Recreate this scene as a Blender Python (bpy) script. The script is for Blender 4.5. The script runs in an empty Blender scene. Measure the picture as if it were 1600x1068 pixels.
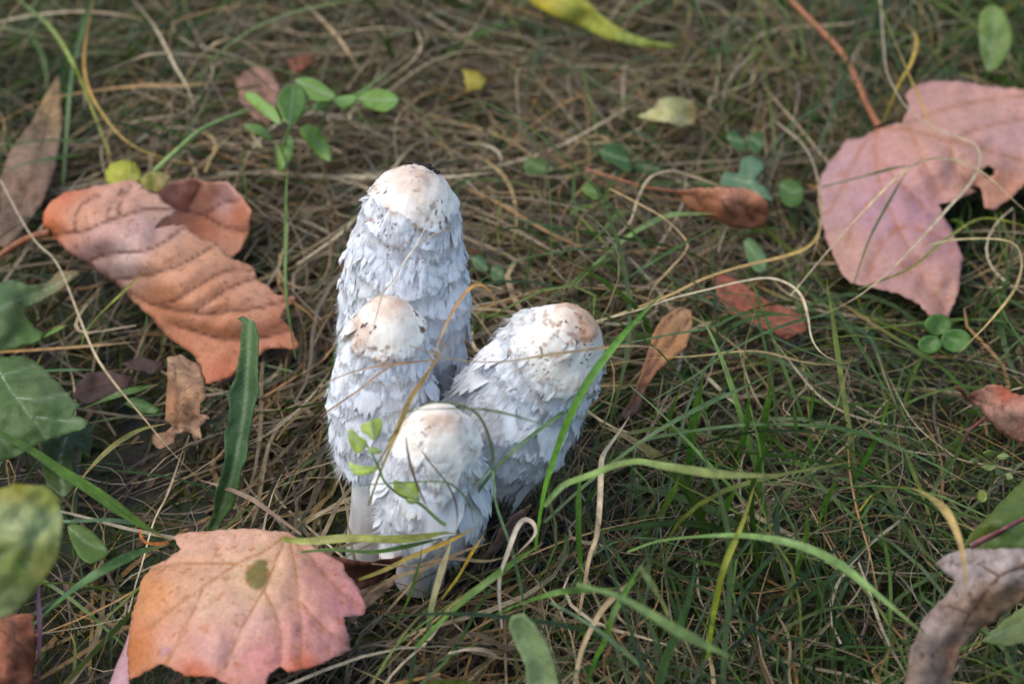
import bpy, math, random
import numpy as np
from mathutils import Vector
from mathutils.geometry import delaunay_2d_cdt

# ------------------------------------------------------------------ camera, sky, sun, exposure
scene = bpy.context.scene
TH = math.radians(36.0); DIST = 0.70; LENS = 60.0
CAM = np.array([0.0, -DIST*math.cos(TH), DIST*math.sin(TH)])
FW = np.array([0.0, math.cos(TH), -math.sin(TH)])
UP = np.array([0.0, math.sin(TH), math.cos(TH)])
RT = np.array([1.0, 0.0, 0.0])
FPX = 1600*LENS/36.0
cd = bpy.data.cameras.new("camera"); cam = bpy.data.objects.new("camera", cd)
scene.collection.objects.link(cam)
cam.location = CAM; cam.rotation_euler = (math.pi/2-TH, 0, 0)
cd.lens = LENS; cd.sensor_width = 36.0; cd.clip_start = 0.01; cd.clip_end = 200
cd.dof.use_dof = True; cd.dof.focus_distance = 0.585; cd.dof.aperture_fstop = 9.5
scene.camera = cam

SUN_EL, SUN_AZ = math.radians(58), math.radians(-100)     # azimuth from +Y (away from the camera) towards +X
w = bpy.data.worlds.new("World"); scene.world = w; w.use_nodes = True
nt = w.node_tree; nt.nodes.clear()
sk = nt.nodes.new('ShaderNodeTexSky'); sk.sky_type = 'NISHITA'; sk.sun_disc = False
sk.sun_elevation = SUN_EL; sk.sun_rotation = SUN_AZ; sk.dust_density = 1.5; sk.air_density = 1.0; sk.ozone_density = 1.0
bg = nt.nodes.new('ShaderNodeBackground'); bg.inputs[1].default_value = 0.12
wo = nt.nodes.new('ShaderNodeOutputWorld')
nt.links.new(sk.outputs[0], bg.inputs[0]); nt.links.new(bg.outputs[0], wo.inputs[0])
sd = bpy.data.lights.new("sun", 'SUN'); sun = bpy.data.objects.new("sun", sd)
scene.collection.objects.link(sun)
sd.energy = 1.1; sd.angle = math.radians(60); sd.color = (1.0, 0.94, 0.85)
sdir = Vector((math.sin(SUN_AZ)*math.cos(SUN_EL), math.cos(SUN_AZ)*math.cos(SUN_EL), math.sin(SUN_EL)))
sun.rotation_euler = (-sdir).to_track_quat('-Z', 'Y').to_euler(); sun.location = sdir*5
vs = scene.view_settings
vs.view_transform = 'Standard'; vs.look = 'None'; vs.gamma = 1.0; vs.use_curve_mapping = False
vs.exposure = 0.95
scene.render.engine = 'CYCLES'
scene.cycles.use_denoising = True
scene.cycles.max_bounces = 6; scene.cycles.diffuse_bounces = 3; scene.cycles.transmission_bounces = 3
scene.cycles.sample_clamp_indirect = 6.0

# ------------------------------------------------------------------ helpers
rng = np.random.default_rng(7); random.seed(7)
COL = scene.collection

def P(px, py, z):
    """the place at height z that the photograph shows at (px, py)"""
    d = FW + (px-800)/FPX*RT + (534-py)/FPX*UP
    return CAM + d*((z-CAM[2])/d[2])
def PY(px, py, y):
    d = FW + (px-800)/FPX*RT + (534-py)/FPX*UP
    return CAM + d*((y-CAM[1])/d[1])
def proj(p):
    q = np.asarray(p)-CAM
    dep = q@FW
    return 800+FPX*(q@RT)/dep, 534-FPX*(q@UP)/dep, dep
def lin(c):
    c = np.asarray(c, float)/255.0
    return np.where(c <= 0.04045, c/12.92, ((c+0.055)/1.055)**2.4)
def frac(x): return x-np.floor(x)
def hsh(ix, iy, s): return frac(np.sin(ix*127.1+iy*311.7+s*74.7)*43758.5453)
def vn(x, y, s=0.0, per=None):
    x = np.asarray(x, float); y = np.asarray(y, float)
    ix = np.floor(x); iy = np.floor(y); fx = x-ix; fy = y-iy
    fx = fx*fx*(3-2*fx); fy = fy*fy*(3-2*fy)
    a, b = (ix, ix+1) if per is None else (np.mod(ix, per), np.mod(ix+1, per))
    return (hsh(a, iy, s)*(1-fx)+hsh(b, iy, s)*fx)*(1-fy)+(hsh(a, iy+1, s)*(1-fx)+hsh(b, iy+1, s)*fx)*fy
def fbm(x, y, s=0.0, o=3):
    v = 0; a = 0.5; t = 0
    for k in range(o):
        v = v+a*vn(x*2**k, y*2**k, s+k*3.1); t += a; a *= .5
    return v/t
def vn3(x, y, z, s=0.0):
    iz = np.floor(z); f = z-iz; f = f*f*(3-2*f)
    return vn(x+iz*17.3, y+iz*31.7, s)*(1-f)+vn(x+(iz+1)*17.3, y+(iz+1)*31.7, s)*f
def fbm3(x, y, z, s=0.0, o=3):
    v = 0; a = 0.5; t = 0
    for k in range(o):
        v = v+a*vn3(x*2**k, y*2**k, z*2**k, s+k*3.1); t += a; a *= .5
    return v/t
def sstep(a, b, x):
    t = np.clip((x-a)/(b-a), 0, 1); return t*t*(3-2*t)

def mesh_np(name, V, Q, mat=None, col=None, smooth=True, attrs=None, uv=None):
    """V (n,3), Q (m,k) faces of one size"""
    me = bpy.data.meshes.new(name)
    V = np.ascontiguousarray(V, np.float32); Q = np.ascontiguousarray(Q, np.int32)
    n, (m, k) = len(V), Q.shape
    me.vertices.add(n); me.vertices.foreach_set('co', V.ravel())
    me.loops.add(m*k); me.loops.foreach_set('vertex_index', Q.ravel())
    me.polygons.add(m); me.polygons.foreach_set('loop_start', np.arange(0, m*k, k, dtype=np.int32))
    if smooth: me.polygons.foreach_set('use_smooth', np.ones(m, bool))
    me.update(calc_edges=True)
    if col is not None:
        c = np.ones((n, 4), np.float32); c[:, :3] = col
        a = me.attributes.new('Col', 'FLOAT_COLOR', 'POINT'); a.data.foreach_set('color', c.ravel())
    for kx, v in (attrs or {}).items():
        a = me.attributes.new(kx, 'FLOAT', 'POINT'); a.data.foreach_set('value', np.ascontiguousarray(v, np.float32))
    if uv is not None:
        a = me.attributes.new('fib', 'FLOAT_VECTOR', 'POINT')
        u3 = np.zeros((n, 3), np.float32); u3[:, :2] = uv; a.data.foreach_set('vector', u3.ravel())
    if mat: me.materials.append(mat)
    return me
def link(name, me, parent=None):
    o = bpy.data.objects.new(name, me); COL.objects.link(o)
    if parent is not None:
        o.parent = parent
        if parent.parent is None: o.matrix_parent_inverse = parent.matrix_basis.inverted()   # a part's own vertices stay where they were built
    return o
def tag(o, label, cat, group=None):
    o['label'] = label; o['category'] = cat
    if group: o['group'] = group
    return o
def empty(name, loc):
    o = bpy.data.objects.new(name, None); COL.objects.link(o)
    o.location = loc; o.empty_display_size = 0.01; return o
def kind(o, k): o['kind'] = k; return o
def grid_quads(nu, nv, wrap=False):
    """index quads of a (nv rows, nu columns) grid"""
    c = np.arange(nu if wrap else nu-1); r = np.arange(nv-1)
    R, C = np.meshgrid(r, c, indexing='ij'); C2 = (C+1) % nu
    return np.stack([R*nu+C, R*nu+C2, (R+1)*nu+C2, (R+1)*nu+C], -1).reshape(-1, 4)
def resample(pts, n):
    pts = np.asarray(pts, float)
    # Catmull-Rom through the points, then even spacing
    p = np.vstack([2*pts[0]-pts[1], pts, 2*pts[-1]-pts[-2]])
    out = []
    for i in range(1, len(p)-2):
        t = np.linspace(0, 1, 12, endpoint=False)[:, None]
        a, b, c, d = p[i-1], p[i], p[i+1], p[i+2]
        out.append(.5*((2*b)+(-a+c)*t+(2*a-5*b+4*c-d)*t*t+(-a+3*b-3*c+d)*t**3))
    out = np.vstack(out+[pts[-1:]])
    s = np.r_[0, np.cumsum(np.linalg.norm(np.diff(out, axis=0), axis=1))]
    q = np.linspace(0, s[-1], n)
    return np.stack([np.interp(q, s, out[:, k]) for k in range(out.shape[1])], 1)
def tube(pts, r, sides=6):
    pts = np.asarray(pts); n = len(pts); r = np.broadcast_to(r, (n,))
    t = np.gradient(pts, axis=0); t /= np.linalg.norm(t, axis=1)[:, None]+1e-12
    ref = np.array([0.13, 0.2, 0.97]); a = np.cross(t, ref); a /= np.linalg.norm(a, axis=1)[:, None]+1e-9
    b = np.cross(t, a); an = np.linspace(0, 2*np.pi, sides, endpoint=False)
    V = pts[:, None]+r[:, None, None]*(a[:, None]*np.cos(an)[None, :, None]+b[:, None]*np.sin(an)[None, :, None])
    return V.reshape(-1, 3), grid_quads(sides, n, True)

# ------------------------------------------------------------------ materials
def new_mat(name):
    m = bpy.data.materials.new(name); m.use_nodes = True
    return m, m.node_tree.nodes, m.node_tree.links, m.node_tree.nodes['Principled BSDF']
def mix_rgb(N, L, mode, fac, a, b):
    x = N.new('ShaderNodeMix'); x.data_type = 'RGBA'; x.blend_type = mode
    for s, v in ((x.inputs[0], fac), (x.inputs[6], a), (x.inputs[7], b)):
        if hasattr(v, 'is_linked'): L.new(v, s)
        elif isinstance(v, (int, float)): s.default_value = v
        else: s.default_value = (*v, 1)
    return x.outputs[2]
def noise(N, L, scale, detail=3, rough=.6, vec=None):
    x = N.new('ShaderNodeTexNoise'); x.inputs['Scale'].default_value = scale
    x.inputs['Detail'].default_value = detail; x.inputs['Roughness'].default_value = rough
    if vec is not None: L.new(vec, x.inputs['Vector'])
    return x.outputs['Fac']
def rmap(N, L, v, a, b, c=0.0, d=1.0):
    x = N.new('ShaderNodeMapRange'); L.new(v, x.inputs[0])
    for k, q in zip((1, 2, 3, 4), (a, b, c, d)): x.inputs[k].default_value = q
    return x.outputs[0]
def translucent(N, L, bsdf, colour, amount):
    out = N['Material Output']; tr = N.new('ShaderNodeBsdfTranslucent'); L.new(colour, tr.inputs[0])
    mx = N.new('ShaderNodeMixShader'); mx.inputs[0].default_value = amount
    L.new(bsdf.outputs[0], mx.inputs[1]); L.new(tr.outputs[0], mx.inputs[2]); L.new(mx.outputs[0], out.inputs[0])

def make_grass_mat(name, rough, tr):
    m, N, L, b = new_mat(name)
    a = N.new('ShaderNodeAttribute'); a.attribute_name = 'Col'
    f = N.new('ShaderNodeAttribute'); f.attribute_name = 'fib'
    g = N.new('ShaderNodeNewGeometry')
    n1 = noise(N, L, 260, 3, .65, g.outputs['Position'])
    mp = N.new('ShaderNodeMapping'); mp.inputs['Scale'].default_value = (3.2, .12, 1); L.new(f.outputs['Vector'], mp.inputs[0])
    n2 = noise(N, L, 1.0, 2, .6, mp.outputs[0])                                   # fine ribs along the blade
    n3 = noise(N, L, 900, 2, .6, g.outputs['Position'])
    c = mix_rgb(N, L, 'MULTIPLY', 1.0, a.outputs['Color'], mix_rgb(N, L, 'MIX', rmap(N, L, n1, .3, .7), (.62, .60, .56), (1.30, 1.26, 1.2)))
    c = mix_rgb(N, L, 'MULTIPLY', 1.0, c, mix_rgb(N, L, 'MIX', rmap(N, L, n2, .3, .7), (.72, .72, .70), (1.22, 1.22, 1.2)))
    c = mix_rgb(N, L, 'MIX', rmap(N, L, n3, .64, .72, 0, .55), c, (.10, .065, .035))   # brown flecks
    L.new(c, b.inputs['Base Color']); b.inputs['Roughness'].default_value = rough
    b.inputs['Specular IOR Level'].default_value = .45
    bp = N.new('ShaderNodeBump'); bp.inputs['Strength'].default_value = .5; bp.inputs['Distance'].default_value = .0002
    L.new(n2, bp.inputs['Height']); L.new(bp.outputs[0], b.inputs['Normal'])
    translucent(N, L, b, c, tr); return m
M_GRASS = make_grass_mat('green_grass', .42, .30)
M_DRY = make_grass_mat('dry_grass', .65, .15)

def leaf_mat(name, spot=(90, 50, 25), spots=.5, vein=(110, 60, 35), veinamt=.6, rough=.5, tr=.18, mott=.35):
    m, N, L, b = new_mat(name)
    a = N.new('ShaderNodeAttribute'); a.attribute_name = 'Col'
    v = N.new('ShaderNodeAttribute'); v.attribute_name = 'vein'
    g = N.new('ShaderNodeNewGeometry'); pos = g.outputs['Position']
    big = noise(N, L, 170, 5, .7, pos); fine = noise(N, L, 650, 3, .7, pos)
    c = mix_rgb(N, L, 'MULTIPLY', 1.0, a.outputs['Color'], mix_rgb(N, L, 'MIX', rmap(N, L, big, .3, .7), (1-mott, 1-mott*1.1, 1-mott*1.2), (1+mott*.55,)*3))
    c = mix_rgb(N, L, 'MULTIPLY', .5, c, mix_rgb(N, L, 'MIX', rmap(N, L, fine, .3, .7), (.7, .66, .62), (1.2, 1.2, 1.2)))
    sp = rmap(N, L, noise(N, L, 330, 2, .5, pos), .60, .70, 0, spots)
    c = mix_rgb(N, L, 'MIX', sp, c, tuple(lin(spot)))
    vm = N.new('ShaderNodeMath'); vm.operation = 'MULTIPLY'; L.new(v.outputs['Fac'], vm.inputs[0]); vm.inputs[1].default_value = veinamt
    c = mix_rgb(N, L, 'MIX', vm.outputs[0], c, tuple(lin(vein)))
    L.new(c, b.inputs['Base Color']); b.inputs['Roughness'].default_value = rough
    b.inputs['Specular IOR Level'].default_value = .35
    bp = N.new('ShaderNodeBump'); bp.inputs['Strength'].default_value = .5; bp.inputs['Distance'].default_value = .0006
    L.new(fine, bp.inputs['Height']); L.new(bp.outputs[0], b.inputs['Normal'])
    translucent(N, L, b, c, tr); return m
M_AUT = leaf_mat('autumn_leaf', spot=(150, 85, 42), spots=.5, vein=(92, 48, 26), veinamt=.85, mott=.2)
M_PINK = leaf_mat('pink_autumn_leaf', spot=(190, 112, 56), spots=.62, vein=(160, 100, 50), veinamt=.65, mott=.15)
M_BROWN = leaf_mat('dead_leaf', spot=(60, 40, 28), spots=.6, vein=(90, 60, 42), veinamt=.5, rough=.75, tr=.08, mott=.5)
M_GREEN = leaf_mat('green_leaf', spot=(60, 85, 40), spots=.3, vein=(150, 165, 120), veinamt=.6, rough=.42, tr=.35, mott=.22)
M_YEL = leaf_mat('yellow_leaf', spot=(110, 95, 25), spots=.5, vein=(190, 185, 90), veinamt=.4, tr=.25, mott=.3)
def plain_mat(name, c, rough=.6, var=.35, sc=300):
    m, N, L, b = new_mat(name); g = N.new('ShaderNodeNewGeometry')
    n = noise(N, L, sc, 4, .65, g.outputs['Position']); c = lin(c)
    L.new(mix_rgb(N, L, 'MIX', rmap(N, L, n, .3, .7), tuple(c*(1-var)), tuple(np.minimum(c*(1+var), 1))), b.inputs['Base Color'])
    b.inputs['Roughness'].default_value = rough; return m
M_STALK = plain_mat('orange_stalk', (150, 92, 56), .5)
M_REDSTALK = plain_mat('reddish_stalk', (110, 60, 58), .5)
M_GSTEM = plain_mat('green_stem', (128, 150, 80), .5)
M_VEINB = plain_mat('brown_vein', (104, 56, 30), .6)
M_VEINP = plain_mat('tan_vein', (180, 118, 62), .6)
M_VEING = plain_mat('pale_green_vein', (160, 176, 128), .5)
M_VEIND = plain_mat('dark_vein', (98, 70, 52), .7)
M_CRUMB = plain_mat('soil_crumb', (34, 28, 24), .9)

# mushroom flesh
m, N, L, b = new_mat('shaggy_flesh')
a = N.new('ShaderNodeAttribute'); a.attribute_name = 'Col'
f = N.new('ShaderNodeAttribute'); f.attribute_name = 'fib'
mp = N.new('ShaderNodeMapping'); mp.inputs['Scale'].default_value = (2.2, .20, 1); L.new(f.outputs['Vector'], mp.inputs[0])
fn = noise(N, L, 1.0, 3, .6, mp.outputs[0])
g = N.new('ShaderNodeNewGeometry'); gn = noise(N, L, 900, 3, .6, g.outputs['Position'])
c = mix_rgb(N, L, 'MULTIPLY', 1.0, a.outputs['Color'], mix_rgb(N, L, 'MIX', rmap(N, L, fn, .3, .7), (.93, .93, .93), (1.05, 1.05, 1.05)))
L.new(c, b.inputs['Base Color']); b.inputs['Roughness'].default_value = .55; b.inputs['Specular IOR Level'].default_value = .35
b.inputs['Subsurface Weight'].default_value = .75; b.inputs['Subsurface Radius'].default_value = (1, .75, .6); b.inputs['Subsurface Scale'].default_value = .005
ad = N.new('ShaderNodeMath'); ad.operation = 'MULTIPLY_ADD'; L.new(gn, ad.inputs[0]); ad.inputs[1].default_value = .35; L.new(fn, ad.inputs[2])
bp = N.new('ShaderNodeBump'); bp.inputs['Distance'].default_value = .0006
sh_ = N.new('ShaderNodeAttribute'); sh_.attribute_name = 'shag'; L.new(rmap(N, L, sh_.outputs['Fac'], 0, 1, .18, .8), bp.inputs['Strength'])
L.new(ad.outputs[0], bp.inputs['Height']); L.new(bp.outputs[0], b.inputs['Normal'])
M_CAP = m

# soil
m, N, L, b = new_mat('dark_soil'); g = N.new('ShaderNodeNewGeometry'); pos = g.outputs['Position']
n1 = noise(N, L, 60, 5, .7, pos); n2 = noise(N, L, 22, 3, .6, pos)
c = mix_rgb(N, L, 'MIX', n1, (.006, .005, .004), (.032, .024, .017))
c = mix_rgb(N, L, 'MIX', rmap(N, L, n2, .48, .62), c, (.022, .032, .010))
L.new(c, b.inputs['Base Color']); b.inputs['Roughness'].default_value = .9
bp = N.new('ShaderNodeBump'); bp.inputs['Strength'].default_value = 1; bp.inputs['Distance'].default_value = .004
L.new(n1, bp.inputs['Height']); L.new(bp.outputs[0], b.inputs['Normal'])
M_SOIL = m

# ------------------------------------------------------------------ the ground
def ground_z(x, y):
    r = np.hypot(x, y-.05)
    return (fbm(x*9+3, y*9+5, 2, 3)-.5)*.016*sstep(3, .8, r) + (vn(x*.5, y*.5, 9)-.5)*.5*sstep(3, 9, r) - .009
ax = np.unique(np.r_[np.linspace(-.6, .6, 121), np.sign(np.linspace(-1, 1, 81))*(.6+49.4*np.abs(np.linspace(-1, 1, 81))**3)])
GX, GY = np.meshgrid(ax, ax+.05)
GV = np.stack([GX, GY, ground_z(GX, GY)], -1).reshape(-1, 3)
o = link('ground', mesh_np('ground', GV, grid_quads(len(ax), len(ax)), M_SOIL)); kind(o, 'structure')

# occupancy maps filled by mushrooms and leaves, read by the grass so that it grows round them
CELL = .002; X0, Y0 = -.5, -.4; NX, NY = 500, 520
LEAFZ = np.full((NX, NY), 9.0)
PW, PH = 340, 240; PSC = 6.0; POFF = 220        # coarse map of what stands where, seen from the camera side
PDEP = np.full((PW, PH), 9.0)
PMUSH = np.full((PW, PH), 9.0)
def occupy(V, mush=False):
    V = np.asarray(V)
    i = ((V[:, 0]-X0)/CELL).astype(int); j = ((V[:, 1]-Y0)/CELL).astype(int)
    ok = (i > 1) & (i < NX-2) & (j > 1) & (j < NY-2)
    for di in (-1, 0, 1):
        for dj in (-1, 0, 1): np.minimum.at(LEAFZ, (i[ok]+di, j[ok]+dj), V[ok, 2])
    px, py, d = proj(V)
    i = ((px+POFF)/PSC).astype(int); j = ((py+POFF)/PSC).astype(int)
    ok = (i > 1) & (i < PW-2) & (j > 1) & (j < PH-2)
    T = PMUSH if mush else PDEP
    for di in (-1, 0, 1):
        for dj in (-1, 0, 1): np.minimum.at(T, (i[ok]+di, j[ok]+dj), d[ok])

# ------------------------------------------------------------------ mushrooms
MUSH = []      # (base, apex, radius) used to keep grass out
def mushroom(label, base, apex, lean, capfrac, rpx, prof, edges, seed, nu, nv, nscale, ntuft, stemr, calotte, tufted=1.0, torn=(), tip=(225, 205, 170), flap=()):
    R_ = np.random.default_rng(seed)
    B = P(base[0], base[1], -.004); A = PY(apex[0], apex[1], B[1]+lean)
    H = np.linalg.norm(A-B); ax_ = (A-B)/H; capL = capfrac*H
    e1 = np.cross(np.array([0, -1., 0]), ax_); e1 = -e1/np.linalg.norm(e1); e1 = e1*np.sign(e1[0])
    e2 = np.cross(ax_, e1); e2 = e2 if e2[1] < 0 else -e2         # e2 towards the camera side
    dep = proj((A+(A-ax_*capL))/2)[2]; RM = rpx/FPX*dep
    MUSH.append((B, A, RM, capL))
    ss, rr = np.array(prof).T
    sd_ = np.linspace(0, 1, 400); r2 = np.interp(sd_, ss, rr**2)
    k = np.ones(21)/21; rs = np.sqrt(np.maximum(np.convolve(np.pad(r2, 10, mode='reflect', reflect_type='odd'), k, 'valid'), 0)); rs[0] = 0
    circ = 2*np.pi*RM*1000; lenm = capL*1000
    def lump(u, s):
        return 1+.05*(vn(u/(2*np.pi)*5, s*3, seed, 5)-.5)*2+.025*(vn(u/(2*np.pi)*11, s*7, seed+1, 11)-.5)*2
    ne = len(edges)
    def edge(k, u):
        e0, wob, jag = edges[k]
        q = u/(2*np.pi)
        if k == 0:
            for u0, am, wd in flap: e0 = e0+am*np.exp(-((np.mod(u-u0+np.pi, 2*np.pi)-np.pi)/wd)**2)
        if k > 0: e0 = e0+.032*np.cos(u-.9+1.3*np.sin(k*2.7))
        return (e0+wob*(vn(np.mod(q, 1)*4, k*7.3, seed+5, 4)-.5)*2+wob*.5*(vn(np.mod(q, 1)*9, k*3.3, seed+6, 9)-.5)*2
                + jag*(vn(np.mod(q, 1)*round(circ/2.6), k*1.7, seed+7, round(circ/2.6))-.35)
                + jag*.6*(vn(np.mod(q, 1)*round(circ/.9), k*2.9, seed+8, round(circ/.9))-.4))
    def bandlift(u, s):
        up = np.zeros_like(s); lift = np.zeros_like(s); prev = np.zeros_like(s)
        for k in range(ne+1):
            cur = edge(k, u) if k < ne else np.full_like(s, 1.06)
            inb = (s >= prev) & (s < cur)
            fr = np.clip((s-prev)/np.maximum(cur-prev, .02), 0, 1)
            amp = (.0012+.0016*max(0, tufted-.7) if k == 0 else .0010)*(RM/.02)
            lift = np.where(inb, amp*fr**2.2*(.6+.8*vn(u*2.0, s*0+k, seed+9)), lift)
            prev = np.maximum(prev, cur)
        return lift
    def pt(u, s, lift):
        r = np.interp(s, sd_, rs)*RM*lump(u, s)
        slope = np.gradient(rs)*RM/(capL/399.0)
        sl = np.clip(np.interp(s, sd_, slope), -1, 6)
        nr = 1/np.sqrt(1+sl*sl); na = sl*nr              # outward normal: radial, along axis
        rad = e1*np.cos(u)[..., None]+e2*np.sin(u)[..., None]
        return A - ax_*(s*capL)[..., None] + rad*(r+lift*nr)[..., None] + ax_*(lift*na)[..., None]
    def colour(u, s, extra=0.0):
        r = np.interp(s, sd_, rs)*RM*1000; X = r*np.cos(u)+50; Y = r*np.sin(u)+50; Zc = s*lenm
        white = lin((243, 243, 244)); cream = lin((243, 234, 216)); brown = lin((190, 140, 98)); dark = lin((66, 48, 38)); ochre = lin((208, 170, 120))
        e0 = edge(0, u); top = sstep(e0*1.15, e0*.70, s)
        n = fbm3(X/9, Y/9, Zc/9, seed+20, 4); n2 = fbm3(X/4, Y/4, Zc/4, seed+21, 3)
        c = white+(cream-white)*np.clip(top*.75+.12*n, 0, 1)[..., None]
        st = top*sstep(.50, .72, n)*.55 + sstep(.10, 0, s)*(.2+.75*n2)*.75
        c = c+(brown-c)*np.clip(st*calotte, 0, .8)[..., None]
        rim = np.exp(-((s-e0)/.016)**2)*sstep(.45, .65, n2)
        for k in range(1, ne): rim = np.maximum(rim, np.exp(-((s-edge(k, u))/.008)**2)*sstep(.5, .68, n2)*.6)
        c = c+(ochre-c)*np.clip(rim*.7*calotte, 0, .6)[..., None]
        clus = sstep(.50, .64, fbm3(X/8, Y/8, Zc/8, seed+31, 2))*sstep(.55, .08, s)
        spk = sstep(.72, .80, vn3(X/.9, Y/.9, Zc/.9, seed+30))*clus
        spk2 = sstep(.90, .94, vn3(X/1.1, Y/1.1, Zc/1.3, seed+32))*sstep(1.1, .3, s)*.55
        c = c+(dark-c)*np.clip((spk*.85+spk2*.8)*calotte, 0, .9)[..., None]
        bs = sstep(.58, .76, fbm3(X/2.2, Y/2.2, Zc/1.6, seed+35, 2))*sstep(.50, .62, fbm3(X/7, Y/7, Zc/7, seed+36, 2))*sstep(.5, .15, s)
        c = c+(lin((146, 96, 60))-c)*np.clip(bs*.6*calotte, 0, .7)[..., None]
        return np.clip(c, 0, .93)
    root = tag(empty('shaggy_mushroom', B), label, 'mushroom', 'shaggy mushrooms growing in one clump')
    # cap: skin in torn, overlapping layers
    vv = np.linspace(0, 1, nv)**1.25; uu = np.linspace(0, 2*np.pi, nu, endpoint=False)
    S, U = np.meshgrid(vv, uu, indexing='ij')
    q = U/(2*np.pi)
    e0g = edge(0, U); rough_ = sstep(e0g*.93, e0g*1.12, S)
    fibre = (vn(q*round(circ/.55), S*lenm/3.5, seed+40, round(circ/.55))-.5)*.00055*rough_ + (vn(q*round(circ/1.5), S*lenm/6, seed+41, round(circ/1.5))-.5)*.0010*rough_
    rr_ = np.interp(S, sd_, rs)*RM*1000; dimp = (fbm3(rr_*np.cos(U)/6+40, rr_*np.sin(U)/6+40, S*lenm/6, seed+42, 3)-.5)*.0024
    lift = bandlift(U, S)+fibre*tufted+dimp
    V = pt(U, S, lift); C = colour(U, S)
    # rolled-in margin
    inner = []
    for k, (dr, da) in enumerate(((.86, -.012), (.62, .05), (.45, .10))):
        uu_ = uu; s_ = np.full_like(uu_, 1.0)
        Z = pt(uu_, s_, np.zeros_like(uu_)); ctr = A-ax_*capL
        inner.append(ctr+(Z-ctr)*dr+ax_*(da*capL))
    V = np.vstack([V.reshape(-1, 3)]+inner); nr_ = nv+3
    C = np.vstack([C.reshape(-1, 3)]+[np.tile(lin((205, 196, 188)), (nu, 1))]*3); RG = np.r_[rough_.ravel(), np.ones(nu*3)]
    UVm = np.vstack([np.stack([q*circ, S*lenm], -1).reshape(-1, 2)]+[np.stack([uu/(2*np.pi)*circ, np.full(nu, lenm)], 1)]*3)
    cap = link('cap', mesh_np('cap', V, grid_quads(nu, nr_, True), M_CAP, C, uv=UVm, attrs={'shag': RG}), root)
    occupy(V[::7], True)
    # stem
    ns, nh = 40, 50; us = np.linspace(0, 2*np.pi, ns, endpoint=False); hs = np.linspace(0, 1, nh)
    HS, US = np.meshgrid(hs, us, indexing='ij')
    sr = stemr/FPX*dep*(1.12-.22*HS)*(1+.06*(vn(US/(2*np.pi)*8, HS*3, seed+50, 8)-.5))+.0004*(vn(US/(2*np.pi)*40, HS*12, seed+51, 40)-.5)
    SV = B+ax_*(HS*(H-capL*.25))[..., None]+(e1*np.cos(US)[..., None]+e2*np.sin(US)[..., None])*sr[..., None]
    sc_ = lin((214, 212, 206))*(1-.25*sstep(.5, .8, fbm(US/(2*np.pi)*10, HS*5, seed+52, 3))*sstep(.5, 0, HS))[..., None]
    link('stem', mesh_np('stem', SV.reshape(-1, 3), grid_quads(ns, nh, True), M_CAP, sc_.reshape(-1, 3), attrs={'shag': np.full(ns*nh, .6)},
         uv=np.stack([US/(2*np.pi)*30, HS*60], -1).reshape(-1, 2)), root)
    # scales: loose flakes of torn skin
    def flake(u0, s0, wmm, lmm, l0, l1, curl=2.0, teeth=1.0, tipc=.5, twist=0.0):
        a_, b_ = 11, 7
        x = np.linspace(-1, 1, a_); y = np.linspace(0, 1, b_)
        Yg, Xg = np.meshgrid(y, x, indexing='ij')
        shape = 1-.45*np.abs(x)**2.2
        jag = 1+teeth*(np.where(np.arange(a_) % 2 == 0, .16, -.12)*R_.uniform(.4, 1.5, a_)+R_.normal(0, .07, a_))
        ln = lmm*shape*jag
        s_top = s0-lmm*.55/lenm
        s = s_top+(Yg*ln[None, :])/lenm
        wid = wmm/2/1000*(1-.22*Yg**2)
        rloc = np.maximum(np.interp(np.clip(s, 0, 1), sd_, rs)*RM, .004)
        u = u0+Xg*wid/rloc+twist*(Yg)*.1
        s_c = np.clip(s, 0.004, 1.0); over = np.maximum(s-1.0, 0)*capL
        lift = (bandlift(u, s_c)+l0*.001)+(l1*.001)*Yg**curl*(1-.35*np.abs(Xg)**2)+(vn(Xg*3, Yg*3, R_.uniform(0, 99))-.5)*.0007-.0009*(Yg < .01)
        Vf = pt(u, s_c, lift)-ax_*over[..., None]
        Cf = colour(u, s_c); tp = sstep(.5, 1, Yg)*tipc*R_.uniform(.2, 1)
        Cf = Cf+(lin(tip)-Cf)*(tp*.6)[..., None]
        me = mesh_np('scale', Vf.reshape(-1, 3), grid_quads(a_, b_), M_CAP, Cf.reshape(-1, 3), attrs={'shag': np.full(a_*b_, .8)},
                     uv=np.stack([np.mod(u/(2*np.pi), 1)*circ, s*lenm], -1).reshape(-1, 2))
        return link('scale', me, cap)
    for k in range(nscale):
        front = R_.random() < .78
        u0 = R_.uniform(-.25, np.pi+.25) if front else R_.uniform(np.pi, 2*np.pi)
        s0 = edges[0][0]*.95+(1.0-edges[0][0]*.95)*R_.random()**.9
        big = R_.random()
        flake(u0, s0, 3.5+big**1.5*12*(RM/.02), 4+big*8*(RM/.02), .05, (.15+1.5*R_.random()**2.0*tufted)*(2.3 if (u0 < .75 or u0 > 2.5) else .75), R_.uniform(1.6, 3.0), R_.uniform(.7, 1.5), .5, R_.normal(0, .6))
    for t_ in torn: flake(*t_)
    # fringe: fine fibres along the torn edges
    n = ntuft
    ke = R_.integers(0, ne+1, n); ut = R_.uniform(0, 2*np.pi, n)
    se = np.zeros(n)
    for k in range(ne+1):
        mk = ke == k; se[mk] = (edge(k, ut[mk]) if k < ne else 1.0)
    free = R_.random(n) < .78
    st = np.where(free, R_.uniform(edges[0][0], 1.0, n), se-R_.uniform(.0, .02, n)); st = np.clip(st, edges[0][0]*.9, .995)
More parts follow.
